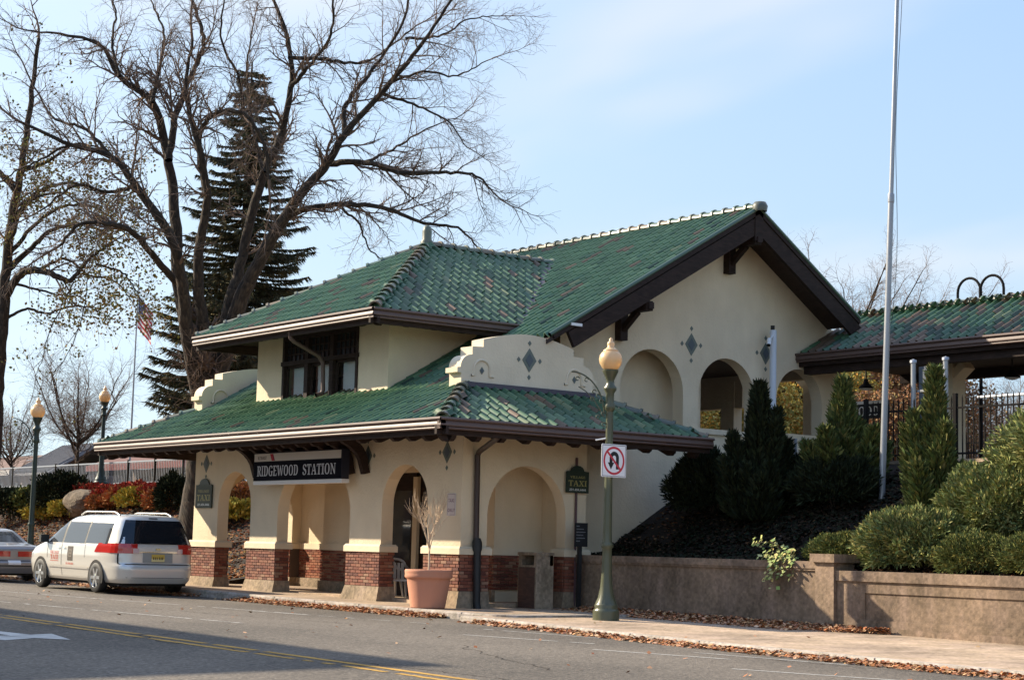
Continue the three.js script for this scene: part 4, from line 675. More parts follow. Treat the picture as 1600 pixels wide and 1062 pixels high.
// ---------- parked vehicles ----------
function prof(pts, y) { return poly1(pts, y); }
function makeCar(o, S) { // S: slices by height; s runs forward from the rear bumper, car points towards -x of its group
  const N = S.n || 9, sc = (y) => (prof(S.rear, y) + prof(S.front, y)) / 2, A = (y) => (prof(S.front, y) - prof(S.rear, y)) / 2, B = (y) => prof(S.half, y);
  const sp = (s, y, side) => { const q = clamp(Math.abs((s - sc(y)) / A(y)), 0, 0.9999); return V(-s, y, side * B(y) * Math.pow(1 - Math.pow(q, N), 1 / N)); };
  const rp = (q, y) => V(-(sc(y) - A(y) * Math.pow(1 - Math.pow(Math.min(Math.abs(q), 0.9999), N), 1 / N)), y, q * B(y));
  const fp = (q, y) => V(-(sc(y) + A(y) * Math.pow(1 - Math.pow(Math.min(Math.abs(q), 0.9999), N), 1 / N)), y, q * B(y));
  // body shell
  const ys = []; for (let y = S.y0; y < S.y1 - 1e-6; y += 0.035) ys.push(y); ys.push(S.y1); const th = 72, ring = (y) => { const r = []; for (let k = 0; k <= th; k++) { const t = (k / th) * 2 * Math.PI, c = Math.cos(t), s = Math.sin(t); r.push(V(-(sc(y) + A(y) * Math.sign(c) * Math.pow(Math.abs(c), 2 / N)), y, B(y) * Math.sign(s) * Math.pow(Math.abs(s), 2 / N))); } return r; };
  const idx = [], pos = []; ys.forEach((y) => ring(y).forEach((p) => pos.push(p.x, p.y, p.z))); const W = th + 1;
  const wellHit = (a) => S.wheels.some((w) => Math.hypot(-a.x - w, a.y - S.wr) < S.wr + 0.055 && Math.abs(a.z) > B(a.y) * 0.72);
  for (let i = 0; i + 1 < ys.length; i++) for (let k = 0; k < th; k++) { const a = i * W + k, b = a + W, c = V((pos[a * 3] + pos[(b + 1) * 3]) / 2, (pos[a * 3 + 1] + pos[(b + 1) * 3 + 1]) / 2, (pos[a * 3 + 2] + pos[(b + 1) * 3 + 2]) / 2); idx.push(a, b, b + 1, a, b + 1, a + 1); }
  const top = (ys.length - 1) * W; const ct = pos.length / 3; pos.push(-sc(S.y1), S.y1 + (S.crown || 0.03), 0); for (let k = 0; k < th; k++) idx.push(top + k, ct, top + k + 1);
  const g = new THREE.BufferGeometry(); g.setAttribute('position', new THREE.Float32BufferAttribute(pos, 3)); g.setIndex(idx); g.computeVertexNormals(); g.setAttribute('uv', new THREE.Float32BufferAttribute(new Float32Array(pos.length / 3 * 2), 2));
  const body = addMesh('body', g, S.paint, o);
  const patch = (name, m, fn, u0, u1, v0, v1, off, parent = o, nu = 12, nv = 8) => { const b = new MB(); const P = (i, j) => { const u = lerp(u0, u1, i / nu), v = lerp(v0, v1, j / nv); return fn(u, v); }; for (let i = 0; i < nu; i++) for (let j = 0; j < nv; j++) b.quad(P(i, j), P(i + 1, j), P(i + 1, j + 1), P(i, j + 1)); return b.build(name, m, parent); };
  const sidePatch = (name, m, side, lo, hi, off = 0.008, parent = o) => patch(name, m, (u, v) => { const y = lerp(lo(u), hi(u), v); const p = sp(u, y, side); p.z += side * off; return p; }, lo.s0, lo.s1, 0, 1, off, parent);
  const band = (s0, s1, f) => { const h = (s) => f(s); h.s0 = s0; h.s1 = s1; return h; };
  const rearPatch = (name, m, q0, q1, y0, y1, off = 0.008, parent = o, qt0 = q0, qt1 = q1) => patch(name, m, (u, v) => { const q = lerp(lerp(q0, qt0, v), lerp(q1, qt1, v), u), p = rp(q, lerp(y0, y1, v)); p.x += off; p.z += Math.sign(q) * off * Math.pow(Math.abs(q), 6); return p; }, 0, 1, 0, 1, off, parent);
  // wheels: dark well, tyre, rim with spokes
  for (const w of S.wheels) for (const side of [-1, 1]) {
    const BM = Math.max(...S.half.map((q) => q[1])), zf = side * (BM - 0.135); { const wb = new MB(), n = 22, R = S.wr + 0.05; const c = V(-w, S.wr, side * (BM + 0.004)); const r = []; for (let k = 0; k <= n; k++) { const t = (k / n) * Math.PI * 2; r.push(V(c.x + R * Math.cos(t), Math.max(S.y0 - 0.02, c.y + R * Math.sin(t)), c.z)); } for (let k = 0; k < n; k++) wb.flat([c, r[k], r[k + 1]]); wb.build('wheel_arch', M.dark, o); }
    const wh = new THREE.Group(); wh.name = 'wheel'; wh.position.set(-w, S.wr, zf + side * 0.055); o.add(wh); const R = S.wr, tw = 0.1, rot = new THREE.Matrix4().makeRotationX(side > 0 ? Math.PI / 2 : -Math.PI / 2);
    const ty = new MB().lathe([[R * 0.66, -tw], [R * 0.95, -tw], [R, -tw + 0.03], [R, tw - 0.05], [R * 0.94, tw - 0.015], [R * 0.68, tw - 0.01]], V(0, 0, 0), 28).geometry(); ty.applyMatrix4(rot); addMesh('tyre', ty, M.black, wh);
    const rim = new MB().lathe([[R * 0.68, tw - 0.01], [R * 0.66, tw - 0.02], [R * 0.6, tw - 0.06]], V(0, 0, 0), 28); rim.lathe([[0.07, tw - 0.015], [0.06, tw - 0.008], [0, tw - 0.006]], V(0, 0, 0), 12); for (let k = 0; k < 6; k++) { const a = k * Math.PI / 3; rim.beam(V(0.03 * Math.cos(a), tw - 0.03, 0.03 * Math.sin(a)), V(R * 0.64 * Math.cos(a), tw - 0.025, R * 0.64 * Math.sin(a)), 0.065, 0.03); }
    const rg = rim.geometry(); rg.applyMatrix4(rot); addMesh('rim', rg, S.rim, wh); const hb = new MB().lathe([[0, tw - 0.075], [R * 0.64, tw - 0.075]], V(0, 0, 0), 20).geometry(); hb.applyMatrix4(rot); addMesh('hub', hb, M.dark, wh);
  }
  new MB().box(-prof(S.front, 0.4) + 0.25, S.y0 - 0.06, -B(0.4) + 0.15, -prof(S.rear, 0.4) - 0.25, S.y0 + 0.12, B(0.4) - 0.15).build('underbody', M.dark, o);
  return { sp, rp, fp, patch, sidePatch, rearPatch, band, body };
}
const glassCar = mat(0.012, 0.013, 0.015, 0.04, { ior: 1.5 }), glassPale = mat(0.05, 0.055, 0.06, 0.05, { ior: 1.6 }), chrome = mat(0.75, 0.75, 0.76, 0.15, { metalness: 1 });
const redLens = mat(0.45, 0.02, 0.015, 0.15, { clearcoat: 1 }), pinkLens = mat(0.6, 0.42, 0.4, 0.2, { clearcoat: 1 }), amber = mat(0.55, 0.16, 0.03, 0.2, { clearcoat: 1 });
{
  const xr = -7.98, zc = 2.73, o = thing('minivan', 'pale silver taxi minivan with red tail lights parked at the kerb', 'van', xr, roadY(-10.5, 2.8) + 0.002, zc);
  o.rotation.z = -0.0078; o.scale.setScalar(1.055);
  const S = { n: 8, y0: 0.24, y1: 1.70, crown: 0.035, wr: 0.335, wheels: [1.06, 4.09], paint: mat(0.66, 0.63, 0.57, 0.28, { metalness: 0.3, clearcoat: 1, clearcoatRoughness: 0.08 }), rim: mat(0.5, 0.5, 0.5, 0.3, { metalness: 0.9 }),
    rear: [[0.2, 0.1], [0.34, 0.02], [0.55, 0.0], [0.64, 0.03], [0.66, 0.075], [1.0, 0.09], [1.1, 0.115], [1.5, 0.3], [1.62, 0.37], [1.7, 0.5]],
    front: [[0.2, 4.9], [0.34, 5.03], [0.6, 5.08], [0.78, 5.02], [0.92, 4.82], [1.0, 4.5], [1.08, 4.12], [1.35, 3.62], [1.55, 3.2], [1.64, 2.95], [1.70, 2.55]],
    half: [[0.2, 0.86], [0.3, 0.93], [0.55, 0.975], [0.8, 0.985], [1.02, 0.97], [1.1, 0.945], [1.4, 0.86], [1.58, 0.79], [1.66, 0.72], [1.70, 0.6]] };
  const k = makeCar(o, S);
  for (const s of [1, -1]) { // side glass: three windows
    const lo = (a, b) => k.band(a, b, () => 1.06);
    const hiF = (x) => Math.min(1.52, 1.06 + (4.0 - x) * 0.62), lf = k.band(2.98, 3.9, () => 1.06); k.sidePatch('front_window', glassPale, s, lf, hiF);
    k.sidePatch('sliding_door_window', glassPale, s, lo(1.78, 2.88), () => 1.53); k.sidePatch('quarter_window', glassPale, s, k.band(0.62, 1.7, () => 1.07), () => 1.52);
    k.sidePatch('pillar', M.black, s, k.band(2.88, 2.98, () => 1.06), () => 1.55, 0.006); k.sidePatch('pillar', M.black, s, k.band(1.7, 1.78, () => 1.06), () => 1.54, 0.006);
    k.sidePatch('side_moulding', S.paint, s, k.band(1.5, 3.66, () => 0.5), () => 0.545, 0.022); k.sidePatch('sill', S.paint, s, k.band(1.5, 3.65, () => 0.25), () => 0.31, 0.016);
    k.sidePatch('door_gap', M.dark, s, k.band(2.93, 2.945, () => 0.32), () => 1.05, 0.004); k.sidePatch('door_gap', M.dark, s, k.band(1.68, 1.692, () => 0.75), () => 1.05, 0.004); k.sidePatch('door_gap', M.dark, s, k.band(3.72, 3.733, () => 0.7), () => 1.05, 0.004);
    k.sidePatch('door_handle', chrome, s, k.band(2.72, 2.86, () => 0.93), () => 0.965, 0.03); k.sidePatch('door_handle', chrome, s, k.band(3.02, 3.16, () => 0.93), () => 0.965, 0.03);
    const m = new MB(), p = k.sp(3.82, 1.08, s); m.obox(Mtr(p.x, p.y + 0.05, p.z + s * 0.13), 0.12, 0.17, 0.2); m.build('mirror', M.black, o); const mm = new MB(); mm.obox(Mtr(p.x - 0.064, p.y + 0.05, p.z + s * 0.13), 0.02, 0.15, 0.19); mm.build('mirror_shell', S.paint, o);
    const rail = new MB(), rp = []; for (let i = 0; i <= 14; i++) { const t = i / 14, q = lerp(0.75, 2.75, t); rp.push(V(-q, 1.7 + 0.075 * Math.min(1, Math.sin(Math.PI * t) * 3) - 0.01, s * 0.62)); } rail.tube(rp, 0.02, 7); rail.build('roof_rail', mat(0.35, 0.35, 0.35, 0.4, { metalness: 0.6 }), o);
  }
  k.rearPatch('rear_window', glassCar, -0.9, 0.9, 1.09, 1.6, 0.012, o, -0.84, 0.84);
  k.rearPatch('tailgate_gap', M.dark, -0.88, 0.88, 0.645, 0.66, 0.006); k.rearPatch('tailgate_gap', M.dark, -0.895, -0.875, 0.65, 0.9, 0.006); k.rearPatch('tailgate_gap', M.dark, 0.875, 0.895, 0.65, 0.9, 0.006);
  for (const s of [1, -1]) { const t = k.rearPatch('tail_light', redLens, s * 0.58, s * 0.999, 0.88, 1.085, 0.016); k.rearPatch('reversing_lens', pinkLens, s * 0.46, s * 0.6, 0.885, 0.99, 0.018, t); k.rearPatch('upper_lens', redLens, s * 0.5, s * 0.6, 0.99, 1.085, 0.017, t);
    k.sidePatch('tail_light_side', redLens, s, k.band(0.12, 0.32, (x) => 0.9 + (x - 0.12) * 0.2), () => 1.09, 0.012, t); }
  k.rearPatch('trim_bar', chrome, -0.46, 0.46, 0.905, 0.925, 0.03); k.rearPatch('plate_recess', mat(0.3, 0.29, 0.26, 0.5), -0.36, 0.36, 0.69, 0.9, 0.008);
  { const t = canvas(256, 128, (g, w, h) => { g.fillStyle = '#c9a748'; g.fillRect(0, 0, w, h); g.fillStyle = '#e0cd8e'; g.fillRect(0, h * 0.6, w, h * 0.4); g.fillStyle = '#4a3d22'; for (const x of [28, 62, 98, 142, 176, 208]) g.fillRect(x, 42 + (x % 3) * 3, 20, 48); }); const b = k.rp(0, 0.79), [g, m] = printed(0.31, 0.155, t, 0.5); const e = addMesh('licence_plate', g, m, o); e.position.set(b.x + 0.026, 0.79, 0); e.rotation.y = Math.PI / 2; }
  k.rearPatch('badge', chrome, -0.06, 0.06, 0.955, 1.0, 0.02); k.rearPatch('wiper', M.black, -0.25, 0.2, 1.1, 1.115, 0.03); k.rearPatch('brake_light', M.dark, -0.14, 0.14, 1.63, 1.655, 0.012); k.rearPatch('bumper_line', M.dark, -0.93, 0.93, 0.36, 0.368, 0.004);
  k.patch('windscreen', glassCar, (u, v) => { const p = k.fp(u, v); p.x -= 0.01; p.y += 0.006; return p; }, -0.86, 0.86, 1.12, 1.6, 0);
  for (const s of [1, -1]) k.patch('headlight', chrome, (u, v) => { const p = k.fp(u * s, v); p.x -= 0.01; return p; }, 0.55, 0.97, 0.68, 0.8, 0);
  { // door lettering and panel on the visible side
    const t = canvas(512, 320, (g, w, h) => { g.clearRect(0, 0, w, h); g.fillStyle = '#c0604e'; g.textAlign = 'center'; g.font = 'bold 96px serif'; g.save(); g.translate(256, 110); g.scale(0.95, 1); g.fillText('VILLAGE', 0, 0); g.restore(); g.font = 'bold 150px serif'; g.fillText('TAXI', 256, 240); g.fillRect(60, 270, 392, 14); });
    const mk = (name, tex, s0, s1, y0, y1) => { const g = new THREE.PlaneGeometry(1, 1, 8, 4), p = g.attributes.position; for (let i = 0; i < p.count; i++) { const q = k.sp(lerp(s1, s0, p.getX(i) + 0.5), lerp(y0, y1, p.getY(i) + 0.5), 1); p.setXYZ(i, q.x, q.y, q.z + 0.006); } g.computeVertexNormals(); return addMesh(name, g, new THREE.MeshPhysicalMaterial({ map: tex, transparent: true, roughness: 0.5, side: THREE.DoubleSide }), o); };
    mk('door_lettering', t, 3.02, 3.62, 0.6, 0.9);
    mk('door_placard', canvas(128, 200, (g, w, h) => { g.fillStyle = '#4b4238'; g.fillRect(0, 0, w, h); g.strokeStyle = '#8a8072'; g.lineWidth = 8; g.strokeRect(36, 50, 56, 90); g.beginPath(); g.moveTo(36, 95); g.lineTo(92, 95); g.stroke(); }), 2.32, 2.6, 0.66, 0.98);
    mk('door_lettering', canvas(512, 64, (g, w, h) => { g.clearRect(0, 0, w, h); g.fillStyle = '#c0604e'; g.font = 'bold 56px sans-serif'; g.fillText('201.494.4444', 30, 52); }), 2.1, 2.72, 0.56, 0.63);
  }
}
{
  const o = thing('sedan', 'silver grey sedan with wide red tail lamps cut off by the frame', 'car', -15.95, roadY(-18, 2.9) + 0.002, 2.95); o.rotation.z = -0.0078;
  const S = { n: 7, y0: 0.22, y1: 1.38, crown: 0.02, wr: 0.31, wheels: [0.98, 3.6], paint: mat(0.30, 0.29, 0.29, 0.35, { metalness: 0.5, clearcoat: 1, clearcoatRoughness: 0.1 }), rim: mat(0.4, 0.4, 0.4, 0.35, { metalness: 0.9 }),
    rear: [[0.2, 0.1], [0.35, 0.02], [0.5, 0.0], [0.56, 0.06], [0.85, 0.08], [0.94, 0.14], [0.97, 0.4], [1.0, 0.8], [1.2, 1.2], [1.33, 1.5], [1.38, 1.8]], front: [[0.2, 4.55], [0.4, 4.68], [0.6, 4.62], [0.75, 4.3], [0.85, 3.8], [0.95, 3.35], [1.2, 2.85], [1.33, 2.6], [1.38, 2.35]],
    half: [[0.2, 0.8], [0.45, 0.87], [0.7, 0.875], [0.92, 0.85], [1.0, 0.78], [1.25, 0.64], [1.35, 0.56], [1.38, 0.46]] };
  const k = makeCar(o, S); k.rearPatch('rear_window', glassPale, -0.9, 0.9, 1.0, 1.3, 0.012, o, -0.88, 0.88);
  for (const s of [1, -1]) { const t = k.rearPatch('tail_light', redLens, s * 0.12, s * 0.8, 0.66, 0.8, 0.014); k.rearPatch('turn_lens', amber, s * 0.8, s * 0.995, 0.66, 0.8, 0.014, t); k.sidePatch('rear_side_window', glassPale, s, k.band(1.3, 2.05, () => 1.0), () => 1.27); k.sidePatch('front_side_window', glassPale, s, k.band(2.12, 2.9, () => 1.0), () => 1.25); }
  k.rearPatch('plate', M.white, -0.2, 0.2, 0.45, 0.56, 0.02); k.rearPatch('bumper_line', M.dark, -0.96, 0.96, 0.54, 0.56, 0.006); k.rearPatch('rubbing_strip', M.black, -0.96, 0.96, 0.4, 0.43, 0.01);
  k.patch('windscreen', glassCar, (u, v) => { const p = k.fp(u, v); p.x -= 0.01; return p; }, -0.86, 0.86, 1.0, 1.3, 0);
}
// ---------- vegetation ----------
const up = V(0, 1, 0);
function rdir() { const z = rr(-1, 1), a = rr(0, 6.2832), r = Math.sqrt(1 - z * z); return V(r * Math.cos(a), z, r * Math.sin(a)); }
function onGround(px, py) { // where the line of sight through a spot of the photograph meets the bank
  const c = STATION, d = at(px, py, 1).sub(c); for (let t = 20; t < 140; t += 0.15) { const q = c.clone().addScaledVector(d, t); if (q.y < groundH(q.x, q.z)) return V(q.x, groundH(q.x, q.z), q.z); } return at(px, py, 60);
}
function smooth(pts, n) { const c = new THREE.CatmullRomCurve3(pts, false, 'centripetal'); return c.getPoints(n); }
// branching: thin sticks that bend and fork
function sprig(b, p, d, L, r, lev, o, tips) {
  const n = lev > 1 ? 5 : lev ? 4 : 2, q = [p.clone()], e = d.clone(), c = p.clone();
  for (let i = 0; i < n; i++) { e.addScaledVector(rdir(), o.wob).addScaledVector(up, o.lift * (i / n)).normalize(); c.addScaledVector(e, L / n); q.push(c.clone()); }
  b.tube(q, q.map((_, i) => Math.max(0.003, r * (1 - 0.78 * i / n))), lev > 1 ? 5 : 3, false);
  if (!lev) { if (tips) tips.push(c.clone()); return; }
  const step = o.step[lev], m = Math.max(2, Math.round(L / step));
  for (let i = 0; i < m; i++) { const t = (i + rr(0.3, 1)) / m, k = Math.min(n - 1, Math.floor(t * n)), w = q[k].clone().lerp(q[k + 1], t * n - k), f = q[k + 1].clone().sub(q[k]).normalize(), s = rdir(); s.addScaledVector(f, -s.dot(f)).normalize(); const dd = f.multiplyScalar(rr(0.5, 0.95)).addScaledVector(s, rr(0.5, 0.9)).addScaledVector(up, o.rise).normalize(); sprig(b, w, dd, o.len[lev - 1] * rr(0.55, 1.25) * (1.15 - 0.45 * t), r * (0.62 - 0.25 * t), lev - 1, o, tips); }
}
function bareTree(o, base, limbs, opt, barkM, tips) {
  const tr = new MB(), cr = new MB();
  for (const L of limbs) { const pts = smooth(L.p, Math.max(8, L.p.length * 5)), n = pts.length - 1; pts.forEach((q, i) => { if (i && i < n) q.add(rdir().multiplyScalar(L.r0 > 0.3 ? 0.015 : 0.03)); }); tr.tube(pts, pts.map((_, i) => (opt.thin ?? 1) * lerp(L.r0, L.r1, Math.pow(i / n, 0.7)) * (L.flare && i < 5 ? 1 + 0.14 * (5 - i) : 1)), L.r0 > 0.15 ? 10 : 7, true);
    const len = pts.reduce((s, q, i) => s + (i ? q.distanceTo(pts[i - 1]) : 0), 0), m = Math.round(len / (opt.gap * (L.r0 > 0.2 ? 1.5 : 1))), t0 = L.from ?? 0.3;
    for (let i = 0; i < m; i++) { const t = t0 + (1 - t0) * ((i + rnd()) / m), k = Math.min(n - 1, Math.floor(t * n)), f = pts[k + 1].clone().sub(pts[k]).normalize(), s = rdir(); s.addScaledVector(f, -s.dot(f)).normalize(); const r = lerp(L.r0, L.r1, t) * 0.36; sprig(cr, pts[k].clone(), f.multiplyScalar(0.75).addScaledVector(s, rr(0.5, 1)).addScaledVector(up, opt.rise).normalize(), opt.len[2] * rr(0.5, 1.2) * (1.15 - 0.4 * t), clamp(r, 0.012, 0.05), 2, opt, tips); }
    sprig(cr, pts[n], pts[n].clone().sub(pts[n - 1]).normalize(), opt.len[2], Math.max(0.012, L.r1 * 0.9), 2, opt, tips);
  }
  tr.build('trunk', barkM, o); cr.build('crown', M.twig, o);
}
{ // the big bare tree behind the left end of the station
  const D = 54, g = onGround(314, 828), base = V(g.x, groundH(g.x, g.z) - 0.2, g.z); const dep = base.clone().sub(STATION).dot(at(800, 531, 1).sub(STATION));
  const o = thing('bare_tree', 'great leafless many-stemmed tree behind the far end of the station', 'tree'); const P = (list, dz) => list.map(([x, y], i) => at(x, y, dep + dz * Math.min(1, i / 3)));
  const B = (q) => [base, at(316, 640, dep), ...q];
  const limbs = [
    { p: [base, at(310, 720, dep), at(318, 620, dep), at(322, 575, dep)], r0: 0.62, r1: 0.3, from: 0.9, flare: true },
    { p: P([[312, 620], [292, 520], [285, 450], [269, 376], [213, 293], [174, 245], [107, 225], [30, 190]], -1.5), r0: 0.34, r1: 0.05, from: 0.35 },
    { p: P([[300, 560], [280, 450], [273, 336], [261, 245], [237, 158], [221, 146], [186, 119], [158, 71], [100, 55], [40, 47]], 1.0), r0: 0.3, r1: 0.03 },
    { p: P([[263, 250], [272, 190], [285, 150], [306, 100], [318, 70], [308, 24], [290, -20]], 1.5), r0: 0.16, r1: 0.06, from: 0.1 },
    { p: P([[325, 560], [308, 411], [324, 308], [304, 206], [290, 150], [300, 60]], -1.0), r0: 0.26, r1: 0.05, from: 0.4 },
    { p: P([[322, 300], [310, 215], [336, 178], [380, 178], [411, 221], [420, 280]], -2.2), r0: 0.13, r1: 0.05, from: 0.2 },
    { p: P([[335, 560], [360, 470], [376, 411], [412, 269], [439, 210], [455, 130], [451, 71], [427, 0]], 1.2), r0: 0.3, r1: 0.06 },
    { p: P([[338, 600], [375, 470], [404, 411], [439, 348], [475, 297], [510, 257], [538, 210], [609, 130], [657, 71], [705, 0]], -0.5), r0: 0.36, r1: 0.05, from: 0.35 },
    { p: P([[516, 255], [570, 253], [633, 271], [696, 269], [744, 275], [770, 300]], -2.0), r0: 0.14, r1: 0.03, from: 0.1 },
    { p: P([[455, 335], [471, 328], [530, 320], [601, 324], [657, 348], [716, 356], [745, 385]], -1.0), r0: 0.16, r1: 0.03, from: 0.15 },
    { p: P([[538, 212], [538, 170], [565, 130], [593, 95], [633, 24], [640, -20]], 1.5), r0: 0.12, r1: 0.04, from: 0.1 },
    { p: P([[455, 135], [480, 105], [515, 60], [520, 0]], -1.5), r0: 0.1, r1: 0.04, from: 0.1 }, { p: P([[451, 90], [500, 92], [560, 98], [600, 80], [650, 40]], 2), r0: 0.09, r1: 0.03, from: 0.1 },
    { p: P([[285, 450], [245, 407], [202, 360], [158, 348], [122, 352], [92, 384]], -3), r0: 0.17, r1: 0.05, from: 0.3 }, { p: P([[210, 290], [170, 300], [120, 290], [60, 330]], -2), r0: 0.1, r1: 0.03, from: 0.1 },
    { p: P([[237, 160], [250, 100], [255, 50], [235, 0]], 2), r0: 0.1, r1: 0.03, from: 0.1 }, { p: P([[186, 119], [175, 70], [180, 20], [170, -20]], 1), r0: 0.07, r1: 0.03, from: 0.1 }, { p: P([[174, 245], [130, 200], [85, 185], [40, 110]], 1), r0: 0.09, r1: 0.03, from: 0.1 },
    { p: P([[609, 130], [660, 112], [710, 118], [760, 95]], -1), r0: 0.07, r1: 0.02, from: 0.1 }, { p: P([[633, 60], [690, 55], [730, 30], [775, 25]], 1), r0: 0.06, r1: 0.02, from: 0.1 }, { p: P([[596, 145], [650, 165], [700, 190], [730, 230]], 1), r0: 0.07, r1: 0.02, from: 0.1 },
    { p: P([[570, 253], [610, 235], [660, 205], [720, 180]], 2), r0: 0.07, r1: 0.02, from: 0.1 }, { p: P([[380, 178], [372, 120], [345, 60], [350, 0]], -1), r0: 0.08, r1: 0.03, from: 0.1 }, { p: P([[412, 269], [395, 200], [385, 120], [395, 40]], 2), r0: 0.09, r1: 0.03, from: 0.1 },
    { p: P([[530, 322], [560, 350], [575, 385], [600, 410]], 1), r0: 0.06, r1: 0.02, from: 0.1 }, { p: P([[107, 225], [60, 250], [20, 270], [-20, 300]], 0), r0: 0.06, r1: 0.02, from: 0.1 },
  ];
  bareTree(o, base, limbs, { gap: 0.44, thin: 0.8, wob: 0.24, lift: 0.0, rise: 0.0, step: [0, 0.14, 0.19], len: [0.42, 0.9, 1.7] }, M.bark);
  // bark shoots at the fork
  const sh = new MB(); for (let i = 0; i < 60; i++) { const p = at(rr(285, 345), rr(540, 660), dep - 0.5); sprig(sh, p, V(rr(-1, 1), rr(-0.2, 1), rr(-1, 1)).normalize(), rr(0.6, 1.6), 0.012, 1, { wob: 0.3, lift: 0.05, rise: 0.1, step: [0, 0.3], len: [0.5, 1] }); } sh.build('epicormic_shoots', M.twig, o);
}
const leafQuad = (b, p, s, n) => { const t = rdir(), a = V().crossVectors(n, t).normalize().multiplyScalar(s * 0.5), c = V().crossVectors(n, a).normalize().multiplyScalar(s * 0.36); b.flat([p.clone().sub(a), p.clone().add(c), p.clone().add(a), p.clone().sub(c)]); };
const jit = (c, f = 0.25) => { const k = rr(1 - f, 1 + f); return [c[0] * k * rr(0.9, 1.1), c[1] * k, c[2] * k * rr(0.85, 1.15)]; };
{ // tree at the left edge that still holds some yellowing leaves
  const D = 58, o = thing('leafy_tree', 'tree at the frame edge with drooping boughs and sparse yellow-green leaves', 'tree'); const g = at(-30, 830, D), base = V(g.x, groundH(g.x, g.z) - 0.3, g.z), P = (l, dz = 0) => l.map(([x, y], i) => at(x, y, D + dz * Math.min(1, i / 3))); const tips = [];
  bareTree(o, base, [
    { p: [base, at(-12, 700, D), at(-6, 600, D), at(2, 520, D), at(8, 430, D), at(20, 330, D), at(35, 250, D), at(48, 150, D), at(60, 60, D)], r0: 0.3, r1: 0.05, from: 0.55, flare: true },
    { p: P([[5, 470], [30, 430], [60, 422], [90, 432], [108, 440], [125, 420], [150, 395], [172, 380]], -1), r0: 0.14, r1: 0.03, from: 0.3 }, { p: P([[150, 412], [190, 425], [210, 450], [222, 475]], -1), r0: 0.035, r1: 0.015, from: 0.2 },
    { p: P([[12, 420], [45, 390], [80, 360], [130, 350], [175, 370]], 1), r0: 0.1, r1: 0.03, from: 0.2 }, { p: P([[2, 500], [40, 482], [70, 490], [110, 478], [140, 480]], 0), r0: 0.05, r1: 0.02, from: 0.2 },
    { p: P([[115, 440], [95, 480], [75, 520], [65, 560], [55, 590]], -1), r0: 0.022, r1: 0.008, from: 0.2 }, { p: P([[138, 425], [130, 480], [112, 540], [85, 580]], -1), r0: 0.018, r1: 0.008, from: 0.2 },
    { p: P([[20, 340], [60, 300], [110, 285], [150, 300]], -1), r0: 0.08, r1: 0.02, from: 0.2 }, { p: P([[25, 300], [-20, 250], [-60, 230]], 0), r0: 0.1, r1: 0.03 }, { p: P([[30, 270], [75, 250], [120, 225], [165, 235]], 1), r0: 0.07, r1: 0.02, from: 0.2 }, { p: P([[12, 400], [60, 345], [110, 320], [160, 330], [190, 360]], 0), r0: 0.07, r1: 0.02, from: 0.2 }, { p: P([[15, 380], [40, 320], [90, 300], [125, 320]], -2), r0: 0.06, r1: 0.02, from: 0.2 }, { p: P([[60, 422], [100, 405], [140, 430], [180, 440], [205, 470]], 1), r0: 0.05, r1: 0.015, from: 0.2 }, { p: P([[8, 440], [50, 450], [90, 460], [130, 455]], 1), r0: 0.05, r1: 0.015, from: 0.2 },
  ], { gap: 0.6, wob: 0.24, lift: -0.03, rise: -0.05, step: [0, 0.24, 0.34], len: [0.5, 1.0, 1.6], thin: 1.2 }, M.bark, tips);
  const b = new MB(), cols = [[0.24, 0.21, 0.055], [0.3, 0.22, 0.065], [0.17, 0.17, 0.05], [0.27, 0.16, 0.055]]; for (const t of tips) { const dens = t.y > 8 && t.y < 14.2 ? 0.95 : 0.12; if (rnd() > dens) continue; for (let k = 0; k < 7; k++) { b.col = jit(pick(cols)); leafQuad(b, t.clone().addScaledVector(rdir(), rr(0.05, 0.4)), rr(0.08, 0.14), rdir()); } } b.build('leaves', M.leafV, o);
}
{ // spruce
  const D = 62, g = at(362, 830, D), y0 = groundH(g.x, g.z), H = at(368, 72, D).y - y0, o = thing('spruce', 'tall dark spruce behind the bare tree', 'tree', g.x, y0, g.z);
  new MB().tube([V(0, -0.2, 0), V(0.05, H * 0.5, 0), V(0, H, 0)], [0.3, 0.2, 0.03], 8).build('trunk', M.bark, o);
  const b = new MB(), br = new MB(), cols = [[0.085, 0.085, 0.045], [0.11, 0.1, 0.052], [0.065, 0.07, 0.045], [0.15, 0.115, 0.065]];
  for (let h = H * 0.1; h < H * 0.985; h += rr(0.12, 0.2)) { const k = 1 - h / H, R = (0.35 + 3.7 * Math.pow(k, 0.75)), n = Math.max(4, Math.round(5 + 3 * k)); for (let i = 0; i < n; i++) { const a = rr(0, 6.283), L = R * rr(0.65, 1.1), pts = []; for (let s = 0; s <= 6; s++) { const t = s / 6; pts.push(V(Math.cos(a) * L * t, h - 0.16 * L * t + 0.17 * L * t * t * t, Math.sin(a) * L * t)); } br.tube(pts, pts.map((_, s) => 0.035 * (1 - s / 7)), 3, false);
    const m = Math.round(L / 0.07); for (let s = 2; s < m; s++) { const t = s / m, q = Math.min(5, Math.floor(t * 6)), p = pts[q].clone().lerp(pts[q + 1], t * 6 - q), f = V(Math.cos(a), -0.1, Math.sin(a)), sd = V(-Math.sin(a), 0, Math.cos(a)); for (let w = 0; w < 8; w++) { const dd = f.clone().multiplyScalar(rr(0.3, 1)).addScaledVector(sd, rr(-1, 1)).addScaledVector(up, rr(-1.0, 0.1)).normalize(), l = rr(0.14, 0.38) * (0.6 + k * 0.6), e = V().crossVectors(dd, rdir()).normalize().multiplyScalar(0.032); b.col = jit(pick(cols), 0.35); b.flat([p.clone().sub(e), p.clone().add(e), p.clone().addScaledVector(dd, l)]); } } } }
  br.build('branches', M.bark, o); b.build('crown', M.leafV, o);
}
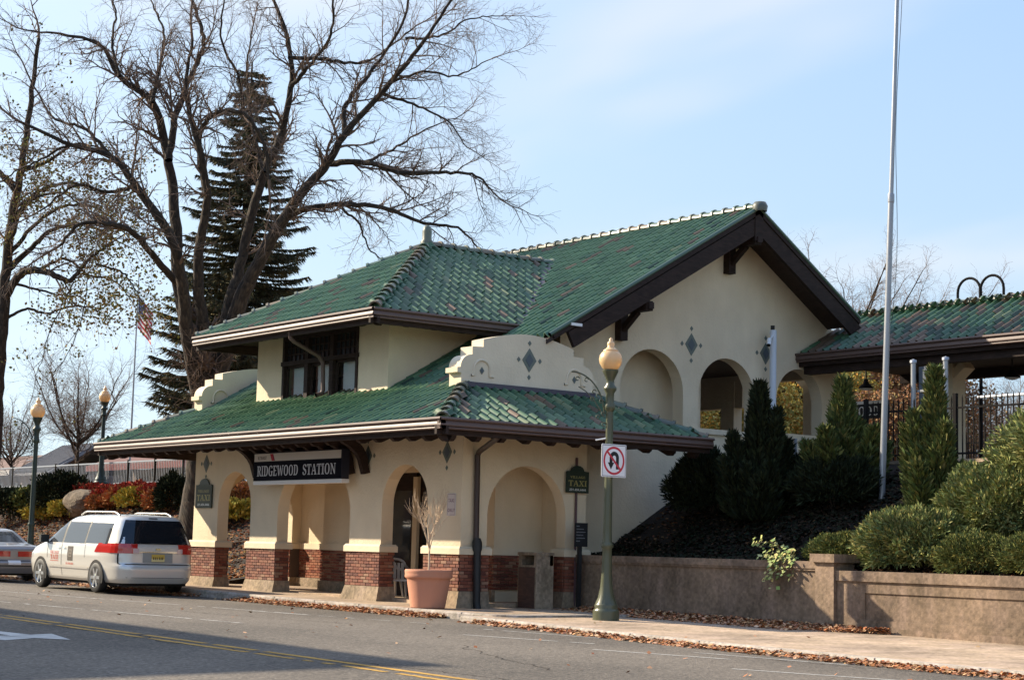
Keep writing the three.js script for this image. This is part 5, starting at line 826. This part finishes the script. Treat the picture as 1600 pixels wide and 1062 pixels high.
// feathery evergreen foliage filling an outline: blades in a lumpy shell
function evergreen(b, c, rad, count, cols, blade, opt = {}) {
  for (let i = 0; i < count; i++) {
    const d = rdir(); if (opt.half && d.y < -0.5) d.y *= -1; const lump = 0.62 + 0.55 * fbm(d.x * 0.11 + 3 + c.x * 0.01 + rad.x, d.y * 0.1 + d.z * 0.09 + 7 + rad.y, 32, 4) + 0.14 * Math.sin(d.x * 9 + c.x * 3) * Math.sin(d.z * 8 + d.y * 7 + c.z), r = lump * Math.pow(rr(0.35, 1), 0.4);
    let w = 1; if (opt.cone) w = Math.max(0.03, 1 - (d.y * r * 0.5 + 0.5)) * 1.5;
    const p = V(c.x + d.x * rad.x * r * Math.min(1.05, w), c.y + d.y * rad.y * r, c.z + d.z * rad.z * r * Math.min(1.05, w)); if (opt.min !== undefined && p.y < opt.min) continue;
    const dd = d.clone().multiplyScalar(0.8).addScaledVector(up, opt.up ?? 0.5).addScaledVector(rdir(), 0.65).normalize(), l = blade * rr(0.6, 1.4), e = V().crossVectors(dd, rdir()).normalize().multiplyScalar(l * (opt.w ?? 0.13)), m = p.clone().addScaledVector(dd, l * 0.55);
    b.col = jit(pick(cols), 0.3); b.flat([p, m.clone().add(e), p.clone().addScaledVector(dd, l), m.clone().sub(e)]);
  }
}
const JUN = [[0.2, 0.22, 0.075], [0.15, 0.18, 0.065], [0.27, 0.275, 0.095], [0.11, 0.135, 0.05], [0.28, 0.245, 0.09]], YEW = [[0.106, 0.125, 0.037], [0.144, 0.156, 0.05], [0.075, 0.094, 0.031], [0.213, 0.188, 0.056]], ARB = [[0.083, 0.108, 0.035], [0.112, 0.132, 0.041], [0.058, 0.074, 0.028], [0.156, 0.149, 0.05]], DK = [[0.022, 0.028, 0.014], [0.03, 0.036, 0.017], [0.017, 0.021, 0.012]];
function shrub(name, label, x, z, rx, ry, rz, count, cols, blade, opt = {}, lift = 0) {
  const y = groundH(x, z), o = thing(name, label, 'shrub', x, y, z, 0, opt.group), st = new MB(), b = new MB(); for (let i = 0; i < 6; i++) { const d = rdir(); st.tube([V(d.x * 0.05, -0.15, d.z * 0.05), V(d.x * rx * 0.35, ry * 0.6, d.z * rz * 0.35)], [0.03, 0.012], 5); } st.build('stem', M.bark, o);
  evergreen(b, V(0, ry * 0.38 + lift, 0), V(rx, ry * 0.68, rz), count, cols, blade, { half: !opt.cone, min: -0.2, ...opt }); b.build('foliage', M.leafV, o); return o;
}
function cone(label, px, depth, yTop, r, count, cols, bend = 0) { const p = at(px, 700, depth), y = groundH(p.x, p.z), H = yTop - y, o = thing('conical_evergreen', label, 'tree', p.x, y, p.z, 0, 'conical evergreens on the bank'), b = new MB(); new MB().tube([V(0, -0.2, 0), V(0, H * 0.8, 0)], [0.06, 0.015], 6).build('trunk', M.bark, o);
  const plumes = [[0, 0, H, 0.5]]; for (let i = 0; i < 12; i++) { const a = i * 2.4 + px, q = rr(0.3, 0.95), tall = H * (1 - 0.62 * q) * rr(0.55, 1.1); plumes.push([Math.cos(a) * r * q, Math.sin(a) * r * q, tall, rr(0.2, 0.4)]); }
  const wsum = plumes.reduce((t, q) => t + q[2] * q[3], 0);
  for (const [ox, oz, h, w] of plumes) for (let i = 0; i < count * h * w / wsum; i++) { const t = Math.pow(rnd(), 0.85), a = rr(0, 6.283), k = 1 - t, R = r * w * (0.04 + 0.96 * Math.pow(k, 0.7) * Math.min(1, 0.55 + t * 2)) * (0.45 + 0.95 * fbm(a * 0.07 + px + ox, t * 0.4 + oz, 32, 4)) * Math.pow(rr(0.2, 1), 0.45), p0 = V(ox * (0.5 + 0.6 * t) + Math.cos(a) * R, 0.05 + t * h * 0.96, oz * (0.5 + 0.6 * t) + Math.sin(a) * R), dd = V(Math.cos(a) * 0.55 + ox * 0.3, 1, Math.sin(a) * 0.55 + oz * 0.3).addScaledVector(rdir(), 0.5).normalize(), l = rr(0.08, 0.26), e = V().crossVectors(dd, rdir()).normalize().multiplyScalar(l * 0.13), m = p0.clone().addScaledVector(dd, l * 0.5); b.col = jit(pick(cols), 0.35); b.flat([p0, m.clone().add(e), p0.clone().addScaledVector(dd, l), m.clone().sub(e)]); }
  b.build('crown', M.leafV, o); return o; }
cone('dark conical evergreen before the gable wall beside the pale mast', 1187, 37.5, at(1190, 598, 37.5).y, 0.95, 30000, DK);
cone('conical evergreen standing before the gable corner, partly sunlit at its tip', 1318, 37.0, at(1321, 592, 37).y, 0.9, 30000, ARB);
cone('sunlit olive conical evergreen rising before the metal panel', 1462, 33.0, at(1482, 575, 33).y, 0.85, 30000, ARB);
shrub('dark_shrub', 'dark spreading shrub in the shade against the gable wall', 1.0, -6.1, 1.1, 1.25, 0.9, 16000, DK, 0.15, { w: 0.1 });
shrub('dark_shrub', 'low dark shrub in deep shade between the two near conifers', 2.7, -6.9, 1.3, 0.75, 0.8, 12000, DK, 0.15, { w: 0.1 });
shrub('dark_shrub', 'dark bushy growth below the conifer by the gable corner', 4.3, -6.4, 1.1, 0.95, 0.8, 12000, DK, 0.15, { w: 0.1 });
shrub('juniper_shrub', 'large grey-green juniper spreading over the wall beside the corner pillar', 8.4, -4.05, 1.25, 1.02, 0.85, 52000, JUN, 0.11, { up: 0.25 });
shrub('juniper_shrub', 'tall broad juniper mass at the frame edge above the wall', 11.3, -5.9, 2.2, 2.35, 1.6, 100000, JUN, 0.115, { up: 0.2 });
shrub('juniper_shrub', 'middle juniper sloping up between the pillar juniper and tall mass', 9.5, -5.2, 1.5, 1.5, 1.1, 66000, JUN, 0.11, { up: 0.3 });
shrub('juniper_shrub', 'upper juniper beside the sunlit conical evergreen', 9.6, -6.6, 1.3, 1.55, 0.9, 40000, JUN, 0.11, { up: 0.3 });
shrub('yew_shrub', 'low yellow-green yew bulging over the middle of the sunlit wall', 10.0, -3.65, 0.85, 0.66, 0.55, 26000, YEW, 0.07, { up: 0.2 });
shrub('yew_shrub', 'low wide yew over the sunlit wall at the frame edge', 11.5, -3.7, 1.05, 0.7, 0.6, 34000, YEW, 0.07, { up: 0.2 });
shrub('yew_shrub', 'small olive yew just behind the leafy plant on the wall', 6.7, -4.0, 0.8, 0.62, 0.5, 18000, YEW, 0.08, { up: 0.3 });
{ // dark ivy on the shaded bank
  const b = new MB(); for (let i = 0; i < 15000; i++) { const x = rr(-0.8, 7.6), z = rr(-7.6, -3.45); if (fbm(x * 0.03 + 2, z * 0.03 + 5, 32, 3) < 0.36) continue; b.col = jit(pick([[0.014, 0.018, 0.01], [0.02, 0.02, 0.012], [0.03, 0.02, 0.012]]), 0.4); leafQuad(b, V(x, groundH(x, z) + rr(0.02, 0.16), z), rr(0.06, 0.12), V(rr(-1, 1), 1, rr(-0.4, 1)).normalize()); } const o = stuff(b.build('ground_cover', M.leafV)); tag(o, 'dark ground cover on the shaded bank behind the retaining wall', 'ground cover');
}
{ // pale leafy plant hanging over the shaded wall
  const o = thing('leafy_plant', 'pale green broad-leaved plant trailing over the shaded wall end', 'plant', 6.1, 1.0, -3.25), st = new MB(), b = new MB(), cols = [[0.30, 0.33, 0.13], [0.38, 0.38, 0.16], [0.22, 0.28, 0.10], [0.42, 0.36, 0.15]];
  for (const [e, n0] of [[V(-0.75, 0.45, 0.25), 26], [V(-0.45, 0.2, 0.3), 26], [V(-0.1, -0.3, 0.42), 30], [V(0.2, -0.1, 0.38), 26], [V(-0.25, -0.2, 0.4), 30], [V(0.1, 0.25, 0.2), 24], [V(0.3, 0.1, 0.3), 20], [V(-0.2, 0.1, 0.35), 24]]) { const c = [V(0, -0.1, 0), V(e.x * 0.4, Math.max(0.2, e.y * 0.7 + 0.12), e.z * 0.6), e], q = smooth(c, 8); st.tube(q, 0.008, 4, false); for (let i = 0; i < n0 * 2; i++) { const p = pick(q.slice(2)).clone().addScaledVector(rdir(), rr(0.03, 0.14)); b.col = jit(pick(cols), 0.2); leafQuad(b, p, rr(0.07, 0.13), V(rr(-0.6, 0.3), rr(0.2, 1), rr(0.2, 1)).normalize()); } }
  st.build('stem', M.twig, o); b.build('leaves', M.leafV, o);
}
// planted bank on the left
const RED = [[0.322, 0.04, 0.029], [0.391, 0.069, 0.04], [0.23, 0.034, 0.029], [0.253, 0.103, 0.046]], YEL = [[0.345, 0.276, 0.046], [0.253, 0.241, 0.057], [0.414, 0.287, 0.057]], ORG = [[0.345, 0.127, 0.046], [0.276, 0.115, 0.057], [0.38, 0.184, 0.069]];
const bank = [[95, 800, 1.2, 1.35, DK, 9000, 'rounded dark evergreen bush on the planted bank behind the sedan'], [20, 812, 1.4, 1.1, DK, 7000, 'low dark hedge-like bush at the frame edge on the bank'], [52, 800, 1.0, 0.9, YEW, 6000, 'small green bush between the lamp post and the dark bush'], [68, 812, 0.75, 0.55, YEL, 4200, 'yellow-green bush just behind the lamp post'], [108, 808, 0.8, 0.5, YEL, 4000, 'olive yellow bush below the boulder'], [222, 794, 0.9, 0.6, YEL, 5000, 'bright yellow bush above the minivan roof'], [165, 796, 0.7, 0.45, ORG, 3600, 'low rusty bush right of the boulder'], [195, 790, 0.75, 0.6, ORG, 3600, 'orange bush between the boulder and the bright yellow bush'], [255, 795, 0.7, 0.6, ORG, 3600, 'rusty orange bush nearest the big tree trunk'], [150, 780, 0.9, 0.45, RED, 4000, 'dark red bush beside the platform lamp foot'], [185, 780, 0.9, 0.42, RED, 4000, 'maroon bush below the railing, second from the lamp foot'], [215, 780, 0.9, 0.5, RED, 5000, 'brightest red bush below the middle of the railing'], [250, 782, 0.85, 0.45, RED, 4000, 'red bush below the railing nearest the big tree'], [70, 784, 0.8, 0.45, RED, 3600, 'red bush directly behind the lamp post'], [30, 794, 0.9, 0.4, RED, 3600, 'red bush at the left of the lamp post'], [268, 800, 0.55, 1.1, DK, 4000, 'small dark bush tucked beside the big tree trunk'], [365, 815, 0.9, 0.6, YEL, 4200, 'yellow bush seen through the narrow far arch'], [375, 790, 1.2, 0.6, ORG, 4200, 'brown leafy bush seen through the narrow far arch'], [370, 750, 1.6, 2.0, DK, 6000, 'dark bush filling the top of the narrow far arch']];
for (const [px, py, r, h, cols, n, l] of bank) { const g = onGround(px, py); shrub(cols === RED ? 'red_bush' : cols === YEL ? 'yellow_bush' : cols === ORG ? 'rusty_bush' : 'green_bush', l, g.x, g.z, r, h, r, n, cols, cols === DK ? 0.16 : 0.12, { up: 0.3, w: cols === DK ? 0.14 : 0.3 }); }
{ // boulder
  const g = onGround(130, 800), o = new THREE.IcosahedronGeometry(1, 4), p = o.attributes.position; for (let i = 0; i < p.count; i++) { const v = V().fromBufferAttribute(p, i), k = 0.8 + 0.5 * fbm(v.x * 0.06 + 1, v.y * 0.06 + v.z * 0.05 + 2, 32, 4); p.setXYZ(i, v.x * k * 0.95, v.y * k * 0.52, v.z * k * 0.7); } o.computeVertexNormals(); const b = new MB().geo(o).build('boulder', mat(0.3, 0.24, 0.17, 0.95, { map: T.conc, bumpMap: T.concB, bumpScale: 0.03 })); b.position.set(g.x, g.y + 0.22, g.z); tag(b, 'rounded tan boulder on the planted bank above the minivan', 'boulder');
}
// fallen leaves: gutter, foot of the wall, bank
function litter(name, label, n, fn, cols, lo = 0.05, hi = 0.1) { const b = new MB(); for (let i = 0; i < n; i++) { const p = fn(); if (!p) continue; b.col = jit(pick(cols), 0.3); const nn = V(rr(-0.6, 0.6), 1, rr(-0.6, 0.6)).normalize(); p.y += rr(0.006, 0.03); leafQuad(b, p, rr(lo, hi), nn); } const o = stuff(b.build(name, M.leafV)); o.userData.label = label; o.userData.category = 'leaves'; return o; }
const LEAF = [[0.391, 0.196, 0.103], [0.483, 0.276, 0.149], [0.299, 0.138, 0.075], [0.575, 0.356, 0.207], [0.414, 0.161, 0.069]];
litter('fallen_leaves', 'drift of tan fallen leaves in the gutter along the lower kerb', 5200, () => { const x = 2.7 + Math.pow(rnd(), 0.9) * 20, z = kerbR(x) + Math.pow(rnd(), 1.8) * 0.42; return V(x, roadY(x, z) + 0.05 * Math.pow(1 - (z - kerbR(x)) / 0.42, 2) * rnd(), z); }, LEAF);
litter('fallen_leaves', 'drift of fallen leaves in the gutter below the planter and porch', 3600, () => { const x = rr(-6.2, 1.2), z = kerbL(x) + Math.pow(rnd(), 1.6) * 0.5; return V(x, roadY(x, z) + 0.07 * rnd() * (1 - (z - kerbL(x)) / 0.5), z); }, LEAF);
litter('fallen_leaves', 'brown leaves heaped along the foot of the retaining wall', 5200, () => { const x = 0.5 + rnd() * 8.2, d = Math.pow(rnd(), 1.7) * (x < 7 ? 1.0 : 0.7 * (8.7 - x)); return V(x, walkY(x) + 0.1 * (1 - d) * rnd(), -2.96 + d); }, LEAF);
litter('fallen_leaves', 'scattered leaves on the road and sidewalk', 170, () => { const x = rr(-14, 18), z = rr(-2.4, 9); const on = z < (x < 2.6 ? kerbL(x) : kerbR(x)); if (on && x < 0.2 && z < 0.4) return null; return V(x, on ? (x < 2.6 ? platY(x) : walkY(x)) + 0.006 : roadY(x, z), z); }, LEAF);
litter('fallen_leaves', 'leaves caught behind the parked minivan and sedan', 2600, () => { const x = rr(-26, -8), z = kerbL(x) + Math.pow(rnd(), 1.4) * 0.7; return V(x, roadY(x, z) + 0.05 * rnd(), z); }, LEAF);
litter('fallen_leaves', 'rusty leaf mulch covering the left bank', 42000, () => { const x = rr(-45, -12.5), z = rr(-8, -1.5); return V(x, groundH(x, z), z); }, [[0.34, 0.13, 0.06], [0.36, 0.18, 0.09], [0.24, 0.09, 0.05], [0.38, 0.24, 0.1]], 0.06, 0.13);
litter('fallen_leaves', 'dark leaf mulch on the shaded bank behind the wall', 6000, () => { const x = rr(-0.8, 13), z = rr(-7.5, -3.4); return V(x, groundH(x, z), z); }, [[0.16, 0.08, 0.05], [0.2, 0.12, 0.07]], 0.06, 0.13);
// autumn trees beyond the tracks
function autumn(label, px, py, depth, rad, cols, n, group) { const top = at(px, py, depth), y0 = groundH(top.x, top.z), o = thing('autumn_tree', label, 'tree', top.x, y0, top.z, 0, 'autumn trees beyond the tracks'), H = top.y - y0, b = new MB(), t = new MB(); t.tube([V(0, -0.3, 0), V(0.2, H * 0.45, 0), V(0.1, H, 0.1)], [0.28, 0.2, 0.06], 8); for (let i = 0; i < 12; i++) { const d = rdir(); d.y = Math.abs(d.y) * 0.7; t.tube([V(0.1, H * rr(0.3, 0.8), 0), V(d.x * rad * 0.5, H + d.y * rad * 0.2, d.z * rad * 0.5), V(d.x * rad * 0.9, H + d.y * rad * 0.6, d.z * rad * 0.9)], [0.1, 0.06, 0.02], 5, false); } t.build('trunk', M.bark, o);
  for (let i = 0; i < n; i++) { const d = rdir(), r = rad * (0.62 + 0.5 * fbm(d.x * 0.08 + px, d.y * 0.09 + d.z * 0.08 + 3, 32, 3)) * Math.pow(rr(0.1, 1), 0.4), p = V(d.x * r, H + d.y * r * 0.85, d.z * r); if (fbm(p.x * 0.02 + 4, p.y * 0.03 + p.z * 0.02 + 8, 32, 3) < 0.42) continue; b.col = jit(pick(cols), 0.3); leafQuad(b, p, rr(0.07, 0.14), rdir()); } b.build('crown', M.leafV, o); }
const AUT = [[0.3, 0.15, 0.075], [0.27, 0.18, 0.085], [0.22, 0.11, 0.06]], GOLD = [[0.483, 0.345, 0.081], [0.391, 0.322, 0.092], [0.299, 0.276, 0.081], [0.517, 0.276, 0.069]];
autumn('rusty orange tree seen through the last gable arch', 1222, 600, 66, 3.2, AUT, 32000); autumn('golden tree seen through the last gable arch', 1268, 635, 60, 2.9, GOLD, 34000); autumn('yellow-green tree seen low through the middle gable arch', 1140, 640, 58, 2.6, GOLD, 32000);
autumn('orange-brown tree seen under the canopy behind the platform sign', 1345, 630, 64, 3.6, AUT, 40000); autumn('orange tree seen under the canopy beside the metal panel', 1415, 640, 62, 3.4, AUT, 36000); autumn('low russet tree under the canopy beyond the fence', 1385, 690, 55, 2.2, AUT, 24000);
// small bare trees in the distance
function farTree(label, px, pyBase, depth, H, n, spread = 1) { const g = at(px, pyBase, depth), y0 = Math.min(g.y, groundH(g.x, g.z)), o = thing('distant_bare_tree', label, 'tree', g.x, y0, g.z, 0, 'bare trees in the distance'), limbs = []; const h0 = H * 0.35; limbs.push({ p: [V(0, -0.3, 0), V(0.1, h0, 0), V(0, H * 0.8, 0.1)], r0: H * 0.022, r1: 0.03, from: 0.35 }); for (let i = 0; i < n + 3; i++) { const a = i * 2.4 + px, e = rr(0.6, 1.2) * spread; limbs.push({ p: [V(0.05, h0 * rr(0.8, 1.4), 0), V(Math.cos(a) * H * 0.18 * e, H * 0.55, Math.sin(a) * H * 0.18 * e), V(Math.cos(a) * H * 0.36 * e, H * rr(0.75, 0.95), Math.sin(a) * H * 0.36 * e)], r0: H * 0.011, r1: 0.02, from: 0.2 }); }
  bareTree(o, null, limbs, { gap: 0.22, wob: 0.24, lift: 0.01, rise: 0.04, step: [0, 0.18, 0.24], len: [0.5, 0.9, 1.35] }, M.bark); }
farTree('small bare tree between the two left lamp globes', 118, 740, 78, at(118, 580, 78).y - 3, 8); farTree('thin bare tree at the frame edge far left', 14, 750, 84, at(10, 640, 84).y - 3, 6);
farTree('bare tree showing above the canopy ridge near the gable', 1335, 600, 82, (at(1345, 405, 82).y - 3.2) * 0.98, 10, 1.5); farTree('bare tree top just behind the gable rake', 1255, 560, 88, (at(1262, 350, 88).y - 3.2) * 0.97, 9, 1.2); farTree('bare tree seen under the canopy at the far right', 1560, 680, 74, 5.2, 7); farTree('bare tree seen under the canopy right of the column', 1528, 680, 80, 5.0, 6);
// ---------- distance, left: railing, shelters, flag ----------
{
  const z = -7.35, x0 = -62, x1 = -17, y = 3.15, o = thing('railing', 'long thin metal railing along the top of the planted bank', 'railing'); for (const h of [0.1, 0.88]) new MB().box(x0, y + h, z - 0.025, x1, y + h + 0.05, z + 0.025).build('rail', M.steel, o);
  for (let x = x0; x <= x1; x += 2.2) new MB().box(x - 0.035, y - 0.15, z - 0.035, x + 0.035, y + 0.98, z + 0.035).build('post', M.iron, o); const b = new MB(); for (let x = x0; x < x1; x += 0.13) b.box(x - 0.01, y + 0.1, z - 0.01, x + 0.01, y + 0.9, z + 0.01); stuff(b.build('picket', M.steel, o, 'thin pickets of the railing'));
  const w = new MB().box(-62, 2.2, -7.75, -17, 3.1, -7.45).build('bank_wall', M.ironRed); tag(w, 'dark red-brown wall below the railing at the top of the bank', 'wall');
  structure(new MB().box(-120, 2.9, -40, -14, 3.12, -7.75).build('station_platform', M.walk));
}
function shelter(label, x0, x1, z0, z1, ye, yr, roofM, posts, wallM) {
  const o = thing('platform_shelter', label, 'shelter'), b = new MB(), zm = (z0 + z1) / 2; slab(b, [V(x0, ye, z1), V(x1, ye, z1), V(x1, yr, zm), V(x0, yr, zm)], 0.15); slab(b, [V(x1, ye, z0), V(x0, ye, z0), V(x0, yr, zm), V(x1, yr, zm)], 0.15); b.build('roof', roofM, o);
  new MB().box(x0, ye - 0.28, z1 - 0.1, x1, ye + 0.02, z1 + 0.03).build('fascia', wallM, o); for (let x = x0 + 0.6; x < x1; x += posts) new MB().box(x - 0.1, 3.05, z1 - 0.5, x + 0.1, ye - 0.2, z1 - 0.3).build('post', M.iron, o);
  new MB().box(x0 + 1, 3.05, zm - 0.2, x1 - 1, ye - 0.1, zm).build('back_wall', mat(0.16, 0.12, 0.1, 0.9), o);
  for (let x = x0 + 1.6; x < x1 - 2; x += 2.4) { new MB().box(x, 3.9, zm, x + 1.3, ye - 0.5, zm + 0.03).build('window', M.glass, o); }
}
shelter('long low shelter with brown roof across the tracks at far left', -100, -66, -24, -18, 5.0, 6.1, mat(0.16, 0.1, 0.08, 0.95), 4.2, mat(0.55, 0.5, 0.45, 0.8));
shelter('shelter with a red fascia behind the railing near the station', -60, -46, -23, -18.5, 5.05, 5.9, mat(0.13, 0.06, 0.05, 0.9), 3.4, mat(0.16, 0.035, 0.03, 0.9));
{ const o = thing('metal_roofed_hut', 'hut with steep grey ribbed metal roof behind the far left trees', 'hut'), b = new MB(), x0 = -67, x1 = -61.5; slab(b, [V(x0, 4.7, -17), V(x1, 4.7, -17), V(x1 - 0.4, 6.4, -20), V(x0 + 0.4, 6.4, -20)], 0.12); slab(b, [V(x1, 4.7, -23), V(x0, 4.7, -23), V(x0 + 0.4, 6.4, -20), V(x1 - 0.4, 6.4, -20)], 0.12); b.build('roof', mat(0.2, 0.2, 0.21, 0.8), o); for (let i = 1; i < 20; i++) { const x = lerp(x0, x1, i / 20); new MB().beam(V(x, 4.74, -16.98), V(lerp(x, (x0 + x1) / 2, 0.05), 6.44, -19.98), 0.06, 0.08).build('roof_rib', mat(0.15, 0.15, 0.16, 0.8), o); } new MB().box(x0 + 0.6, 3.05, -22.5, x1 - 0.6, 4.7, -17.5).build('wall', mat(0.22, 0.17, 0.14, 0.9), o); }
{ // flag and pole
  const D = 72, b0 = at(203, 700, D), o = thing('flagpole', 'thin grey flagpole seen through the spruce boughs', 'flagpole', b0.x, groundH(b0.x, b0.z), b0.z), H = at(206, 425, D).y - o.position.y; new MB().tube([V(0, 0, 0), V(0, H, 0)], [0.05, 0.025], 8).build('pole', M.steel, o); new MB().lathe([[0, H - 0.02], [0.08, H + 0.06], [0, H + 0.14]], V(0, 0, 0), 10).build('finial', chrome, o);
  const f = thing('flag', 'red and white striped flag with blue corner hanging limp on the pole', 'flag', b0.x, o.position.y + H - 2.5, b0.z, 0.92), g = new THREE.PlaneGeometry(1.25, 1.75, 18, 18), p = g.attributes.position; for (let i = 0; i < p.count; i++) { const u = p.getX(i) + 0.625, v = p.getY(i); p.setXYZ(i, 0.04 + u * 0.5, v * 0.75 - u * 0.6 + 1.0, 0.16 * Math.sin(u * 7 + v * 1.2) * u); } g.computeVertexNormals();
  const t = canvas(380, 260, (c, w, h) => { for (let i = 0; i < 13; i++) { c.fillStyle = i % 2 ? '#f2eee8' : '#b8323c'; c.fillRect(0, i * h / 13, w, h / 13 + 1); } c.fillStyle = '#2b3a66'; c.fillRect(0, 0, w * 0.4, h * 7 / 13); c.fillStyle = '#fff'; for (let r = 0; r < 9; r++) for (let k = 0; k < 6 - (r % 2); k++) c.fillRect(8 + k * 24 + (r % 2) * 12, 6 + r * 15, 6, 6); }); addMesh('cloth', g, new THREE.MeshPhysicalMaterial({ map: t, roughness: 0.9, side: THREE.DoubleSide, transmission: 0.25 }), f);
}
{ // building across the street, outside the view, whose roof edge shades the road
  const o = thing('brick_block', 'three storey brick block across the street outside the view', 'building'); new MB().box(-46, -0.4, 22, -8.4, 13.2, 36).build('wall', mat(0.3, 0.15, 0.1, 0.9, { map: T.stucco }), o); new MB().box(-46.2, 13.2, 21.7, -8.2, 13.6, 36.2).build('cornice', M.trim, o);
  for (let f = 0; f < 3; f++) for (let i = 0; i < 11; i++) { const x = -45 + i * 3.3; new MB().box(x, 0.8 + f * 4.2, 21.94, x + 1.5, 3.0 + f * 4.2, 21.99).build('window', M.glass, o); }
}
renderer.render(scene, camera);
